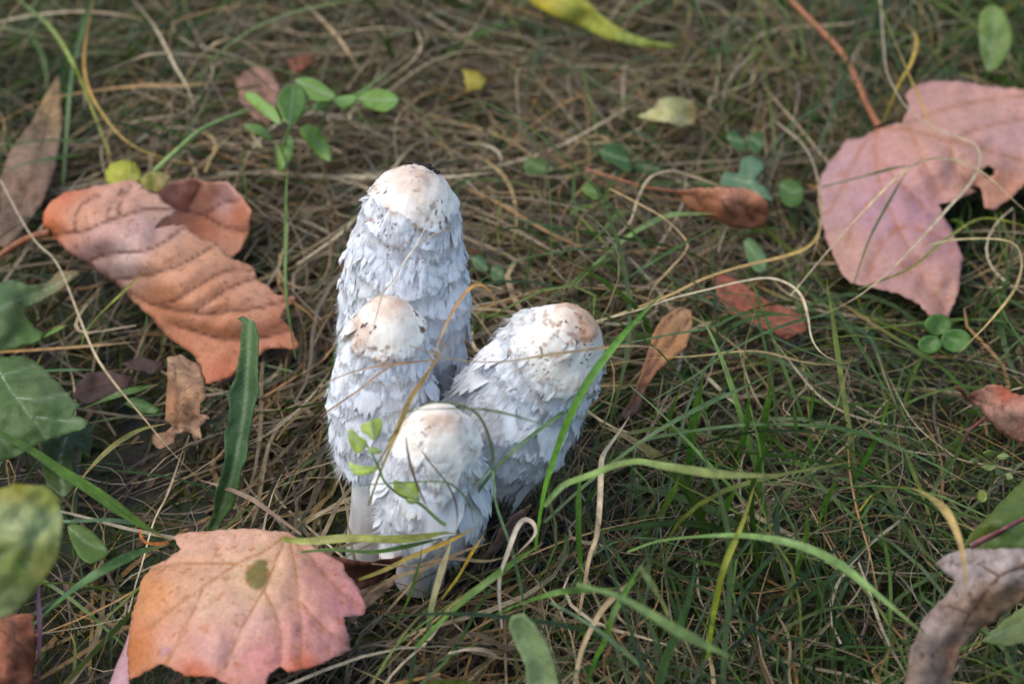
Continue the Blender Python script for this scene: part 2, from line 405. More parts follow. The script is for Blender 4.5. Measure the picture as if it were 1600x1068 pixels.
    ln = R_.uniform(1.5, 5.5, n)*(RM/.02)**.5; wd = R_.uniform(.12, .42, n); out = (.08+1.9*R_.random(n)**2.4)*tufted*np.where(free, .7, 1)*(.75+1.5*np.cos(ut)**4)*(.45+.75*sstep(.3, .8, st)); sw = R_.normal(0, .8, n)
    base_l = bandlift(ut, st)
    rows = []
    cols = []
    for j, y in enumerate((0, .35, .7, 1.0)):
        s = st+ln*y/lenm; sc = np.clip(s, 0, 1); ov = np.maximum(s-1, 0)*capL
        r = np.maximum(np.interp(sc, sd_, rs)*RM, .004)
        for sg in (-1, 1):
            u = ut+(sg*wd*.0005*(1-y*.93)+sw*.001*y*y)/r
            rows.append(pt(u, sc, base_l+.00005+out*.001*y**1.6)-ax_*ov[:, None]); cols.append(colour(u, sc))
    V = np.stack(rows, 1).reshape(-1, 3); C = np.stack(cols, 1).reshape(-1, 3)
    b8 = np.arange(n)[:, None]*8
    Q = np.concatenate([b8+np.array([[2*j, 2*j+1, 2*j+3, 2*j+2]]) for j in range(3)])
    fr = link('fibre_fringe', mesh_np('fibre_fringe', V, Q, M_CAP, C, uv=np.zeros((len(V), 2))), cap); kind(fr, 'stuff')
    return root, A, ax_, e1, e2, RM, pt

E = lambda *a: a
tall = mushroom('tallest shaggy white mushroom, rising behind the other three', (606, 742), (650, 264), .004, .635, 98,
    [(0, 0), (.03, .36), (.10, .58), (.22, .76), (.42, .92), (.65, 1.0), (.88, 1.0), (1, .95)],
    [E(.15, .03, .012), E(.25, .05, .010), E(.42, .05, .010), E(.53, .05, .014), E(.66, .05, .03), E(.83, .04, .05)], 11, 420, 230, 60, 11000, 42, 1.0,
    .7, [(.12, .95, 11, 19, .6, 7.0, 1.5, 1.5, .2, 1.0), (.15, .45, 6, 8, .2, 2.2, 1.8, .8, .5, 0), (.05, .74, 5, 8, .3, 2.6, 1.6, 1.4, .2, 0), (3.05, .42, 5, 7, .3, 2.4, 1.6, 1.4, .2, 0)], flap=[(1.1, .06, .5)])
leftm = mushroom('slim shaggy white mushroom with long bare stem beside small vetch plant', (578, 866), (611, 466), .012, .615, 77,
    [(0, 0), (.04, .42), (.12, .64), (.25, .82), (.45, .97), (.62, 1.0), (.85, .95), (1, .84)],
    [E(.19, .05, .04), E(.33, .04, .03), E(.50, .04, .05), E(.64, .04, .05), E(.80, .04, .06)], 23, 320, 180, 56, 7000, 36, 1.15, 1.0,
    [(1.0, .62, 10, 12, .2, 3.0, 1.8, .8, .5, 0), (1.9, .66, 12, 12, .2, 2.8, 2.0, .5, .1, 0), (.35, .48, 8, 9, .2, 3.6, 1.6, 1.4, .4, 0)])
frontm = mushroom('shortest shaggy white mushroom with creamy ragged top, in front of the rest', (655, 905), (690, 641), -.006, .75, 78,
    [(0, 0), (.04, .40), (.13, .66), (.28, .86), (.48, .98), (.66, 1.0), (.86, .93), (1, .80)],
    [E(.24, .07, .07), E(.42, .07, .06), E(.64, .05, .06), E(.82, .04, .06)], 37, 320, 170, 40, 5500, 36, .55, 1.15,
    [(1.35, .50, 17, 17, .3, 3.4, 2.0, .8, 1.0, .3), (.75, .62, 10, 13, .3, 4.2, 1.7, 1.1, 1.0, 0), (.45, .50, 9, 12, .4, 4.4, 1.6, 1.3, .8, 0), (1.7, .74, 9, 12, .2, 2.4, 1.8, .8, 1.2, 0), (.2, .70, 8, 11, .3, 3.8, 1.7, 1.3, .4, 0), (.1, .45, 9, 10, .3, 4.2, 1.5, 1.4, .6, 0), (.35, .80, 8, 10, .3, 4.4, 1.5, 1.4, .5, 0), (.05, .85, 8, 10, .3, 4.0, 1.5, 1.4, .3, 0), (2.0, .48, 10, 10, .2, 2.0, 2, .8, 1.0, 0)], flap=[(1.3, .20, .28), (.5, .12, .3), (2.2, -.05, .4)])
rightm = mushroom('squat shaggy white mushroom leaning over with a smooth brown-flecked crown', (690, 800), (908, 492), -.012, .66, 97,
    [(0, 0), (.03, .34), (.10, .52), (.22, .70), (.42, .87), (.65, 1.0), (.85, 1.0), (1, .93)],
    [E(.22, .05, .04), E(.37, .05, .05), E(.54, .05, .06), E(.70, .04, .07), E(.86, .04, .08)], 53, 400, 200, 60, 9000, 40, .95, 1.25,
    [(3.0, .40, 10, 13, .3, 4.0, 1.6, 1.5, .2, 0), (2.9, .56, 10, 13, .3, 4.0, 1.5, 1.5, .2, 0), (1.1, .55, 13, 13, .2, 3.2, 2.0, .5, .2, 0), (1.75, .52, 13, 13, .2, 2.6, 2.0, .4, .1, 0), (.8, .66, 10, 12, .2, 3.4, 1.8, .7, .4, 0), (1.9, .12, 8, 6, .4, 2.6, .8, .4, .6, 0), (.85, .99, 7, 20, .2, 2.0, 1.5, 1.2, .2, 0)], flap=[(1.5, .10, .5), (.4, .08, .3)])

def crumb(p, r, seed, label):
    n1, n2 = 8, 6; R_ = np.random.default_rng(seed)
    th = np.linspace(0, 2*np.pi, n1, endpoint=False); ph = np.linspace(.05, np.pi-.05, n2)
    PHg, THg = np.meshgrid(ph, th, indexing='ij'); rr = r*(.7+.6*R_.random(PHg.shape))
    V = np.stack([rr*np.sin(PHg)*np.cos(THg)*1.5, rr*np.sin(PHg)*np.sin(THg), rr*np.cos(PHg)*.6], -1)+p
    return tag(link('soil_crumb', mesh_np('soil_crumb', V.reshape(-1, 3), grid_quads(n1, n2, True), M_CRUMB, smooth=False)), label, 'soil crumb', 'soil crumbs stuck on the mushroom tops')
for k, (u_, s_, r) in enumerate(((-.75, .022, .0011), (-.95, .018, .0014), (-.55, .035, .0010), (-1.3, .02, .0010), (-.4, .03, .0007), (-2.0, .016, .0008))):
    crumb(tall[6](np.array([u_]), np.array([s_]), np.array([.0002]))[0], r, 60+k, 'dark soil crumb stuck on the crown of the tallest mushroom')

# ------------------------------------------------------------------ leaves
def tps(ctrl):
    c = np.asarray(ctrl, float); n = len(c)
    if n < 3: return lambda x, y: np.full(np.shape(x), c[:, 2].mean())
    X = c[:, :2]/100.0
    def ker(d2): return np.where(d2 > 1e-12, .5*d2*np.log(d2+1e-30), 0)
    K = ker(((X[:, None]-X[None])**2).sum(-1))+np.eye(n)*.02
    Pm = np.c_[np.ones(n), X]
    A_ = np.block([[K, Pm], [Pm.T, np.zeros((3, 3))]])
    wv = np.linalg.lstsq(A_, np.r_[c[:, 2], 0, 0, 0], rcond=None)[0]
    def f(x, y):
        q = np.stack([np.asarray(x)/100.0, np.asarray(y)/100.0], -1)
        d2 = ((q[..., None, :]-X)**2).sum(-1)
        return ker(d2)@wv[:n]+wv[n]+q@wv[n+1:]
    return f
def inside(poly, x, y):
    x = np.asarray(x)[:, None]; y = np.asarray(y)[:, None]
    a = poly; b = np.roll(poly, -1, 0)
    c = ((a[:, 1] > y) != (b[:, 1] > y)) & (x < (b[:, 0]-a[:, 0])*(y-a[:, 1])/(b[:, 1]-a[:, 1]+1e-12)+a[:, 0])
    return c.sum(1) % 2 == 1
def seg_dist(pts, line):
    d = np.full(len(pts), 1e9)
    for a, b in zip(line[:-1], line[1:]):
        ab = b-a; t = np.clip(((pts-a)@ab)/(ab@ab+1e-9), 0, 1)
        d = np.minimum(d, np.linalg.norm(pts-(a+t[:, None]*ab), axis=1))
    return d
def T(pts, z):
    ox, oy, s = z; return [(ox+x/s, oy+y/s) for x, y in pts]
Z1 = (0, 0, 2.5); Z3 = (0, 220, 3.142); Z4 = (0, 540, 3.2); Z5 = (0, 760, 2.424); Z6 = (1220, 0, 1.979)
Z7 = (1200, 540, 2.0225); Z8 = (740, 0, 3.142); ZR = (900, 260, 2.669); ZM = (480, 540, 2.967); ZB = (660, 760, 2.667)

def sheet(outline, h, colours, veins=(), mat=M_AUT, tooth=2.0, spacing=6.0, bump=.0015, quilt=.0012, vw=2.6, seed=0, rough_edge=1.0, thick=.00035, cup=0.0, ypl=None, hole=None, spot=(), smooth=False, tilt=0.0, cover=False):
    """a thin leaf blade: outline traced in photo pixels, each point lifted to its own height (metres) above the ground"""
    R_ = np.random.default_rng(seed+1000)
    ol = np.asarray(outline, float); pts = []
    if smooth:
        cl_ = np.vstack([ol[-2:], ol, ol[:2]]); cl_ = resample(cl_, len(cl_)*6); k0 = np.argmin(np.linalg.norm(cl_[:len(cl_)//2]-ol[0], axis=1)); k1 = len(cl_)//2+np.argmin(np.linalg.norm(cl_[len(cl_)//2:]-ol[0], axis=1))
        ol = cl_[k0:k1][::2]
    for a, b in zip(ol, np.roll(ol, -1, 0)):
        L_ = np.linalg.norm(b-a); n = max(1, int(L_/spacing))
        t = np.arange(n)/n; seg = a+(b-a)*t[:, None]
        if n > 1:
            nrm = np.array([b[1]-a[1], a[0]-b[0]])/L_
            seg[1:] += nrm*((R_.random((n-1, 1))-.5)*2*tooth)
        pts.append(seg)
    ring = np.vstack(pts)
    gx, gy = np.meshgrid(np.arange(ring[:, 0].min(), ring[:, 0].max(), spacing), np.arange(ring[:, 1].min(), ring[:, 1].max(), spacing*.85))
    gx = gx+(np.arange(gx.shape[0]) % 2)[:, None]*spacing*.5
    g = np.stack([gx.ravel(), gy.ravel()], 1)+R_.normal(0, spacing*.08, (gx.size, 2))
    g = g[inside(ring, g[:, 0], g[:, 1])]
    if len(g): g = g[seg_dist(g, np.vstack([ring, ring[:1]])) > spacing*.45]
    allp = np.vstack([ring, g]); nrg = len(ring)
    edges_ = [(i, (i+1) % nrg) for i in range(nrg)]
    vo, _, fo, *_ = delaunay_2d_cdt([Vector(p) for p in allp], edges_, [list(range(nrg))], 1, 1e-4)
    q = np.array([tuple(v) for v in vo]); F = [tuple(f) for f in fo if len(f) == 3]
    if hole is not None:
        cen = q[np.array(F)].mean(1); bad = inside(np.asarray(hole, float), cen[:, 0], cen[:, 1])
        F = [f_ for f_, k in zip(F, bad) if not k]
    F = np.array(F)
    hf = tps([(x, y, z) for x, y, z in h])
    vl = [resample(v, max(4, len(v)*5)) for v in veins]
    dv = np.full(len(q), 1e9)
    for v in vl: dv = np.minimum(dv, seg_dist(q, v))
    sc_ = max(np.ptp(ol[:, 0]), np.ptp(ol[:, 1]))
    de = seg_dist(q, np.vstack([ring, ring[:1]]))
    def height(p, dvv, dee):
        z = hf(p[:, 0], p[:, 1])
        z = z+(fbm(p[:, 0]/38+seed, p[:, 1]/38, seed, 3)-.5)*2*bump
        z = z+quilt*(1-np.exp(-(np.minimum(dvv, 60)/12)**1.5))
        z = z+cup*np.exp(-dee/10)
        return z
    z = height(q, dv, de)
    if ypl is None: V = np.array([P(x, y, zz) for (x, y), zz in zip(q, z)])
    else: V = np.array([PY(x, y, ypl+(zz-hf(x, y))*2+tilt*(q[:, 1].mean()-y)) for (x, y), zz in zip(q, z)])
    cp = np.array([(c[0], c[1]) for c in colours], float); cc = np.array([lin(c[2]) for c in colours])
    wgt = 1/(((q[:, None]-cp[None])**2).sum(-1)+60)**1.5; wgt /= wgt.sum(1, keepdims=True)
    C = wgt@cc
    if mat is M_GREEN: C = C*np.array([1.14, 1.04, .74])
    for sx_, sy_, rx_, ry_, sc0 in spot:
        f_ = sstep(1.15, .85, np.hypot((q[:, 0]-sx_)/rx_, (q[:, 1]-sy_)/ry_)+.12*(vn(q[:, 0]/5, q[:, 1]/5, 3)-.5))
        C = C+(lin(sc0)-C)*f_[:, None]
    me = mesh_np('blade', V, F, mat, C, attrs={'vein': np.exp(-(dv/vw)**2) if len(vl) else np.zeros(len(q))})
    if not cover: occupy(V)
    def on(p):
        p = np.asarray(p, float)
        d = np.full(len(p), 1e9)
        for v in vl: d = np.minimum(d, seg_dist(p, v))
        zz = height(p, d, np.full(len(p), 99.))
        return np.array([P(x, y, k) if ypl is None else PY(x, y, ypl+tilt*(q[:, 1].mean()-y)) for (x, y), k in zip(p, zz)])
    return me, vl, on, V, thick
def solid(o, t):
    m_ = o.modifiers.new('thickness', 'SOLIDIFY'); m_.thickness = t; m_.offset = 0
def leaf(name, label, cat, sheets, petiole=None, pmat=M_STALK, prad=.0011, veinmat=M_VEINB, vrad=.00032, group=None, nveins=99):
    """sheets: list of dicts for sheet(); the first is the main blade"""
    built = [sheet(**s) for s in sheets]
    V0 = built[0][3]; root = empty(name, V0[np.argmin(V0[:, 2])]); tag(root, label, cat, group)
    for k, (me, vl, on, V, t) in enumerate(built):
        b_ = link('blade', me, root); solid(b_, t)
        for v in vl[:nveins]:
            p = on(v)
            tv, tq = tube(p+np.array([0, -.00004, .00006]), np.linspace(1, .35, len(p))*vrad, 5)
            link('vein', mesh_np('vein', tv, tq, veinmat), b_)
    if petiole is not None:
        if isinstance(petiole, tuple) and petiole[0] == 'Y': p = np.array([PY(x, y, petiole[1]) for x, y in petiole[2]])
        else: p = np.array([P(x, y, z) for x, y, z in petiole])
        p = resample(p, 6*len(p)); tv, tq = tube(p, np.linspace(1.0, 1.25, len(p))*prad, 7)
        link('petiole', mesh_np('petiole', tv, tq, pmat), root)
    return root
def hz(z, *pts): return [(z[0]+x/z[2], z[1]+y/z[2], h) for x, y, h in pts]
def cz(z, *pts): return [(z[0]+x/z[2], z[1]+y/z[2], c) for x, y, c in pts]

# rolled orange maple leaf
leaf('maple_leaf', 'curled orange-brown maple leaf rolled over beside a small yellow-green leaf', 'leaf', [
  dict(outline=T([(245,440),(210,425),(213,360),(260,290),(340,250),(410,238),(520,215),(590,200),(660,195),(700,215),(690,235),(770,262),(800,300),(870,345),(800,385),(757,430),(830,420),(910,415),(935,450),(1000,490),(1060,500),(1110,560),(1190,600),(1250,630),(1265,680),(1330,730),(1370,760),(1455,770),(1440,790),(1390,840),(1375,870),(1430,920),(1470,1000),(1460,1020),(1320,1020),(1265,1060),(1190,1095),(1150,1140),(1080,1185),(1010,1190),(985,1100),(940,1040),(880,1000),(780,920),(740,860),(640,770),(560,690),(430,605),(330,540),(262,472)], Z3),
    h=hz(Z3,(245,440,.026),(213,380,.030),(340,250,.036),(590,200,.040),(700,225,.040),(870,345,.036),(770,425,.036),(910,415,.034),(1110,560,.030),(1265,680,.025),(1455,770,.020),(1375,870,.018),(1470,1000,.010),(1190,1095,.005),(1010,1190,.003),(880,1000,.006),(740,860,.010),(560,690,.014),(430,605,.017),(700,560,.035),(480,470,.036),(930,760,.027),(1150,860,.021),(480,330,.041)),
    colours=cz(Z3,(230,400,(211,119,71)),(330,270,(206,119,76)),(400,350,(212,154,121)),(600,300,(218,164,134)),(480,500,(211,164,151)),(620,560,(220,184,171)),(800,370,(222,174,146)),(700,450,(206,164,151)),(800,600,(212,154,116)),(1000,560,(218,160,120)),(1000,750,(211,146,108)),(1250,760,(220,160,124)),(800,800,(196,129,91)),(1100,900,(204,134,94)),(1400,930,(206,132,96)),(1000,1020,(201,129,91)),(1080,1150,(206,124,86))),
    veins=[T(v, Z3) for v in ([(250,462),(420,440),(500,405),(650,355),(740,335),(850,340)],[(420,600),(520,555),(700,540),(800,500),(895,430)],[(555,682),(700,660),(830,630),(960,570),(1060,505)],[(740,800),(850,785),(960,720),(1100,640),(1240,635)],[(430,610),(560,692),(740,795),(860,825),(1000,845),(1200,830),(1440,780)],[(960,835),(1080,750),(1200,690),(1262,680)],[(860,900),(960,930),(1100,970),(1300,960),(1420,930)],[(370,440),(375,370),(410,310),(480,270)],[(525,395),(545,310),(600,240)],[(585,375),(590,300),(640,220)])],
    mat=M_AUT, tooth=2.2, bump=.0010, quilt=.0012, seed=3),
  dict(outline=T([(700,330),(740,260),(790,225),(840,200),(950,185),(1000,200),(1110,200),(1170,260),(1235,340),(1222,450),(1185,530),(1145,572),(1080,560),(1000,540),(900,480),(780,420)], Z3),
    h=hz(Z3,(700,330,.022),(840,200,.028),(1000,200,.028),(1170,260,.030),(1235,340,.030),(1222,450,.022),(1145,572,.012),(1000,540,.010),(900,480,.010),(780,420,.012),(1000,360,.013),(1080,320,.018),(1160,400,.021)),
    colours=cz(Z3,(850,250,(211,154,131)),(1000,260,(211,154,126)),(1100,300,(206,164,156)),(1190,350,(196,124,91)),(1000,420,(196,129,96)),(1150,500,(201,139,106))),
    veins=[T(v, Z3) for v in ([(780,330),(900,340),(1000,360),(1080,310),(1165,290)],[(900,340),(950,270),(980,215)],[(1000,360),(1100,420),(1200,440)])],
    mat=M_AUT, tooth=1.5, bump=.002, seed=4)],
  petiole=[(-60,425,.008),(-10,405,.010),(25,382,.016),(50,370,.021),(80,362,.026)], prad=.0013, nveins=7)

# pink and orange maple leaf lying in front
leaf('maple_leaf', 'flat peach and pink maple leaf with a round olive spot', 'leaf', [
  dict(outline=T([(1082,172),(980,162),(880,160),(680,178),(658,195),(685,237),(640,272),(570,312),(540,350),(520,420),(500,490),(485,600),(488,735),(560,697),(610,670),(650,685),(700,716),(800,718),(880,755),(1000,770),(1022,705),(1060,680),(1092,702),(1200,677),(1326,620),(1320,560),(1300,495),(1380,482),(1386,460),(1362,390),(1305,320),(1300,290),(1200,235),(1130,195)], Z5),
    h=hz(Z5,(1082,172,.034),(880,160,.032),(660,190,.027),(685,240,.031),(540,350,.029),(495,500,.025),(487,700,.013),(560,690,.024),(650,680,.031),(800,718,.032),(1000,770,.030),(1060,680,.033),(1200,675,.032),(1326,620,.027),(1300,495,.033),(1384,470,.030),(1305,310,.030),(1000,400,.038),(750,450,.036),(1200,480,.036)),
    colours=cz(Z5,(900,180,(226,176,146)),(700,210,(224,172,142)),(570,400,(222,150,90)),(520,600,(214,134,80)),(700,320,(224,168,128)),(800,450,(226,180,146)),(650,600,(220,160,130)),(800,620,(222,166,150)),(1000,350,(228,186,146)),(950,500,(226,176,154)),(1000,650,(220,146,136)),(1100,400,(222,168,140)),(1120,550,(216,150,136)),(1200,350,(216,150,136)),(1300,430,(216,146,144)),(1250,600,(218,154,144)),(1200,500,(216,152,138)),(975,290,(226,182,142)),(920,340,(226,182,142)),(1030,345,(226,180,140)),(970,400,(226,182,144)),(1150,690,(205,110,80)),(740,710,(205,110,70))),
    veins=[T(v, Z5) for v in ([(1085,185),(1000,245),(900,292),(770,382),(660,460),(560,540)],[(1083,185),(1045,280),(1000,390),(920,530),(850,690)],[(1088,185),(1112,280),(1130,430),(1140,600),(1136,668)],[(1095,188),(1200,300),(1290,400),(1372,455)],[(900,292),(760,290),(640,300),(580,316)],[(1130,430),(1230,540),(1315,600)],[(770,382),(720,500),(640,650)],[(1000,390),(1060,540),(1062,670)])],
    spot=[(402, 900, 19, 21, (132, 116, 58)), (408, 882, 10, 9, (132, 116, 58)), (258, 1017, 11, 8, (204, 148, 142))], mat=M_PINK, tooth=1.4, bump=.0014, quilt=.001, vw=2.2, seed=8, spacing=5),
  dict(outline=T([(500,500),(488,560),(466,620),(440,680),(400,790),(490,780),(492,700),(497,600)], Z5),
    h=hz(Z5,(500,500,.022),(466,620,.014),(440,680,.012),(400,790,.008),(490,780,.010),(497,600,.018)),
    colours=cz(Z5,(480,600,(214,168,170)),(440,720,(205,160,165))), mat=M_PINK, tooth=.4, bump=.0005, seed=9)],
  veinmat=M_VEINP, vrad=.00028)

# pink maple leaf on the far right
leaf('maple_leaf', 'mauve-pink maple leaf with long orange stalk and a torn hole', 'leaf', [
  dict(outline=T([(305,393),(250,428),(205,430),(160,490),(125,540),(113,620),(140,740),(180,830),(215,875),(290,890),(370,910),(430,940),(455,975),(520,982),(550,900),(562,790),(530,710),(500,660),(487,634),(545,620),(605,592),(580,575),(615,578),(625,612),(630,642),(660,648),(700,622),(752,572),(830,520),(860,400),(830,285),(752,277),(640,265),(540,250),(470,250),(410,265),(385,300),(396,330),(375,382)], Z6),
    h=hz(Z6,(305,393,.026),(205,430,.020),(125,540,.012),(113,620,.010),(180,830,.010),(290,890,.009),(455,975,.008),(520,982,.008),(562,790,.018),(500,660,.022),(487,634,.021),(605,592,.020),(630,642,.016),(700,622,.017),(830,520,.024),(830,285,.030),(640,265,.030),(470,250,.028),(390,310,.026),(310,600,.022),(400,760,.020),(560,450,.033),(480,520,.030),(650,350,.030),(650,530,.026)),
    colours=cz(Z6,(200,520,(190,148,146)),(160,620,(196,154,148)),(200,780,(196,150,130)),(320,480,(200,150,140)),(300,650,(186,142,148)),(400,650,(192,144,148)),(380,820,(190,144,136)),(480,880,(196,148,132)),(500,750,(190,140,136)),(400,430,(208,156,134)),(500,330,(206,156,138)),(450,270,(196,146,136)),(650,310,(208,158,142)),(480,560,(200,148,136)),(560,500,(206,156,136)),(700,440,(208,160,150)),(600,570,(206,150,120)),(680,580,(200,142,112))),
    veins=[T(v, Z6) for v in ([(305,395),(400,402),(520,435),(650,470),(830,520)],[(300,400),(292,470),(312,590),(360,700),(420,820),(505,960)],[(295,400),(245,470),(190,580),(150,660)],[(380,388),(500,340),(640,310),(830,288)],[(312,590),(230,680),(200,760)],[(360,700),(300,780),(270,860)],[(360,700),(460,720),(540,760)],[(420,820),(350,860)],[(400,402),(440,500),(490,600)],[(520,435),(540,520),(590,575)],[(520,435),(640,390),(752,370)],[(292,470),(360,560),(440,640)])],
    hole=T([(622,525),(640,514),(666,520),(660,545),(640,552),(625,545)], Z6),
    mat=M_PINK, tooth=1.6, bump=.002, quilt=.0016, vw=2.4, seed=12)],
  petiole=[(1226,-10,.050),(1270,35,.044),(1316,83,.038),(1341,131,.032),(1358,170,.028),(1374,198,.026)], prad=.0014, veinmat=M_VEINP, vrad=.0003)

def simple(name, label, cat, outline, hh, colour, mat=M_BROWN, veins=(), tooth=1.6, bump=.002, spacing=6, petiole=None, pmat=M_STALK, prad=.0008, veinmat=M_VEIND, colours=None, seed=None, quilt=.0008, group=None, cup=0.0, ypl=None, vrad=.00028, smooth=False, cover=False):
    ol = np.array(outline); c = ol.mean(0)
    h = [(x, y, hh) for x, y in ol[::max(1, len(ol)//6)]] if isinstance(hh, (int, float)) else hh
    return leaf(name, label, cat, [dict(outline=outline, h=h, colours=colours or [(c[0], c[1], colour)], veins=list(veins), mat=mat, tooth=tooth, bump=bump, spacing=spacing, quilt=quilt, seed=seed if seed is not None else len(label)*3, cup=cup, ypl=ypl, smooth=smooth, cover=cover)],
                petiole=petiole, pmat=pmat, prad=prad, veinmat=veinmat, vrad=vrad, group=group)

simple('dead_leaf', 'long taupe dead leaf half hidden among green grass behind the rolled orange leaf', 'leaf',
  [(92,118),(97,180),(93,230),(85,270),(70,310),(40,355),(8,388),(-8,380),(0,330),(-2,290),(18,232),(48,195),(70,150)],
  [(92,118,.022),(93,230,.020),(70,310,.014),(8,388,.010),(0,290,.012),(48,195,.02),(55,270,.024)], None,
  colours=[(80,160,(150,125,85)),(50,250,(140,116,94)),(20,340,(120,98,80)),(70,280,(132,104,84))], veins=[[(88,130),(66,220),(20,360)]], bump=.004)
simple('jagged_green_leaf', 'broad dull green jagged leaf with pale purple midrib', 'leaf',
  T([(-30,60),(0,60),(110,50),(180,80),(250,140),(300,190),(330,235),(362,225),(350,250),(400,300),(365,342),(440,375),(430,410),(310,450),(200,485),(100,550),(20,572),(-30,585)], Z4),
  hz(Z4,(0,60,.028),(180,80,.026),(330,235,.030),(440,375,.030),(310,450,.026),(100,550,.022),(0,580,.022),(150,300,.034)), None, M_GREEN,
  colours=cz(Z4,(50,120,(92,122,66)),(200,200,(104,128,84)),(100,400,(88,118,70)),(350,380,(92,124,84)),(60,520,(84,112,68))),
  veins=[T([(-20,90),(10,150),(80,260),(150,350),(240,470)], Z4), T([(80,260),(200,270),(330,240)], Z4), T([(150,350),(280,370),(430,385)], Z4), T([(10,150),(120,120),(180,90)], Z4)], veinmat=M_VEING, tooth=1.2)
simple('jagged_green_leaf', 'dark green jagged leaf hanging under the broad dull green leaf', 'leaf',
  T([(200,490),(320,450),(455,400),(462,470),(450,565),(372,500),(362,610),(382,700),(320,760),(232,700),(205,600)], Z4), .014, (66,88,48), M_GREEN,  # lower lobes of the broad leaf; its shade is painted into the darker green
  veins=[T([(330,460),(300,580),(320,740)], Z4)], veinmat=M_VEING, tooth=1.2)
simple('jagged_green_leaf', 'blue-green toothed leaf with frayed brown tip next to the rolled orange leaf', 'leaf',
  T([(-30,700),(60,680),(150,710),(230,700),(290,640),(390,640),(390,660),(330,700),(280,742),(200,792),(130,822),(142,870),(170,920),(222,940),(200,980),(130,1000),(40,1030),(-30,1040)], Z3),
  hz(Z3,(-30,700,.020),(150,710,.020),(390,650,.022),(130,822,.014),(222,940,.016),(40,1030,.012),(60,850,.022)), None, M_GREEN,
  colours=cz(Z3,(50,750,(96,128,88)),(120,760,(110,138,100)),(250,730,(120,130,96)),(310,690,(150,130,105)),(60,900,(84,114,72)),(150,960,(86,120,64))),
  veins=[T([(380,650),(230,730),(90,780),(-30,840)], Z3)], veinmat=M_VEING)
simple('broad_leaf', 'large pale green leaf bent upright close above the soil, yellowing along its top', 'leaf',
  T([(-40,20),(60,-12),(180,0),(222,40),(240,130),(222,260),(170,350),(100,430),(50,480),(-40,520)], Z5),
  hz(Z5,(-40,20,.105),(180,0,.105),(240,130,.100),(222,260,.092),(100,430,.080),(-40,520,.078),(80,200,.100)), None, M_GREEN,
  colours=cz(Z5,(60,10,(150,150,60)),(180,40,(146,160,80)),(60,120,(170,188,150)),(150,120,(160,182,140)),(60,300,(136,158,92)),(180,300,(186,188,120)),(40,440,(160,175,130))),
  veins=[T([(235,100),(120,190),(-40,290)], Z5), T([(150,160),(60,110)], Z5), T([(120,190),(100,300)], Z5)], veinmat=M_VEING, tooth=.8, quilt=.001)
simple('dead_leaf', 'tattered tan dead leaf standing on edge below the rolled orange leaf', 'leaf',
  T([(835,60),(900,45),(960,80),(1000,100),(1020,190),(1032,250),(1000,290),(1000,340),(1050,360),(1000,400),(1007,470),(940,430),(880,440),(870,482),(800,517),(765,490),(770,440),(830,430),(862,400),(825,370),(832,260),(840,180)], Z4),
  hz(Z4,(835,60,.022),(1000,100,.022),(1050,360,.018),(1007,470,.012),(800,515,.010),(832,260,.018),(920,250,.024)), None,
  colours=cz(Z4,(880,120,(170,134,100)),(860,300,(160,112,74)),(950,300,(178,136,100)),(820,480,(160,125,95)),(1000,430,(190,150,120))), veins=[T([(870,90),(885,250),(880,420)], Z4), T([(885,250),(960,200),(1010,180)], Z4), T([(885,320),(960,350),(1030,360)], Z4)], bump=.004)
simple('dead_leaf', 'dark chocolate-brown rotting leaf in the dark hollow under the rolled leaf', 'leaf',
  T([(360,250),(380,200),(440,130),(560,130),(672,160),(640,210),(540,262),(430,292)], Z4), .008, (78,60,52), veins=[T([(380,240),(500,190),(650,170)], Z4)], bump=.004)
simple('dead_leaf', 'small blackish leaf scrap behind the tattered tan leaf', 'leaf', T([(600,90),(700,52),(822,90),(762,142),(650,115)], Z4), .008, (66,52,46), veins=[T([(620,95),(780,95)], Z4)], bump=.003)
simple('lanceolate_leaf', 'long narrow upright green leaf with wavy edges and pale midrib', 'leaf',
  T([(1165,872),(1190,860),(1250,890),(1272,960),(1268,1040)], Z3)+T([(1290,60),(1292,180),(1297,240),(1270,310),(1258,400),(1240,480),(1237,560),(1200,640),(1192,720),(1170,800),(1120,860),(1090,918),(1030,925),(1068,830),(1075,740),(1110,640),(1125,560),(1120,450),(1147,350),(1140,240),(1180,150),(1198,40)], Z4)+T([(1180,980),(1190,890)], Z3),
  [(372,497,.060),(400,520,.062),(402,600,.052),(360,600,.050),(390,700,.034),(350,700,.033),(370,780,.018),(325,828,.006),(345,826,.006)], None, M_GREEN,
  colours=[(390,520,(80,116,74)),(375,640,(70,104,74)),(365,740,(76,110,76)),(335,810,(76,110,66))],
  veins=[[(392,500),(388,560),(384,630),(372,700),(358,760),(334,822)]], veinmat=M_VEING, tooth=.8, bump=.0012, spacing=5, cup=.0015, vrad=.0005)
simple('dead_leaf', 'crumpled rust-brown dead leaf beside a purple stem', 'leaf', T([(-30,500),(40,480),(130,485),(136,600),(120,790),(-30,790)], Z5),
  hz(Z5,(-30,500,.020),(130,485,.022),(136,600,.018),(120,790,.012),(-30,790,.016),(60,600,.030)), (150,92,64), veins=[T([(40,490),(60,640),(50,780)], Z5)], bump=.005)
simple('dead_leaf', 'twisted dark reddish-brown dead leaf poking out from under the peach leaf', 'leaf', T([(1250,262),(1400,285),(1526,262),(1500,302),(1430,362),(1370,387),(1300,360)], Z5),
  hz(Z5,(1250,262,.020),(1400,285,.026),(1526,262,.028),(1500,302,.022),(1370,387,.014),(1400,330,.016)), (104,62,46), veins=[T([(1290,320),(1400,320),(1515,270)], Z5)], bump=.003)
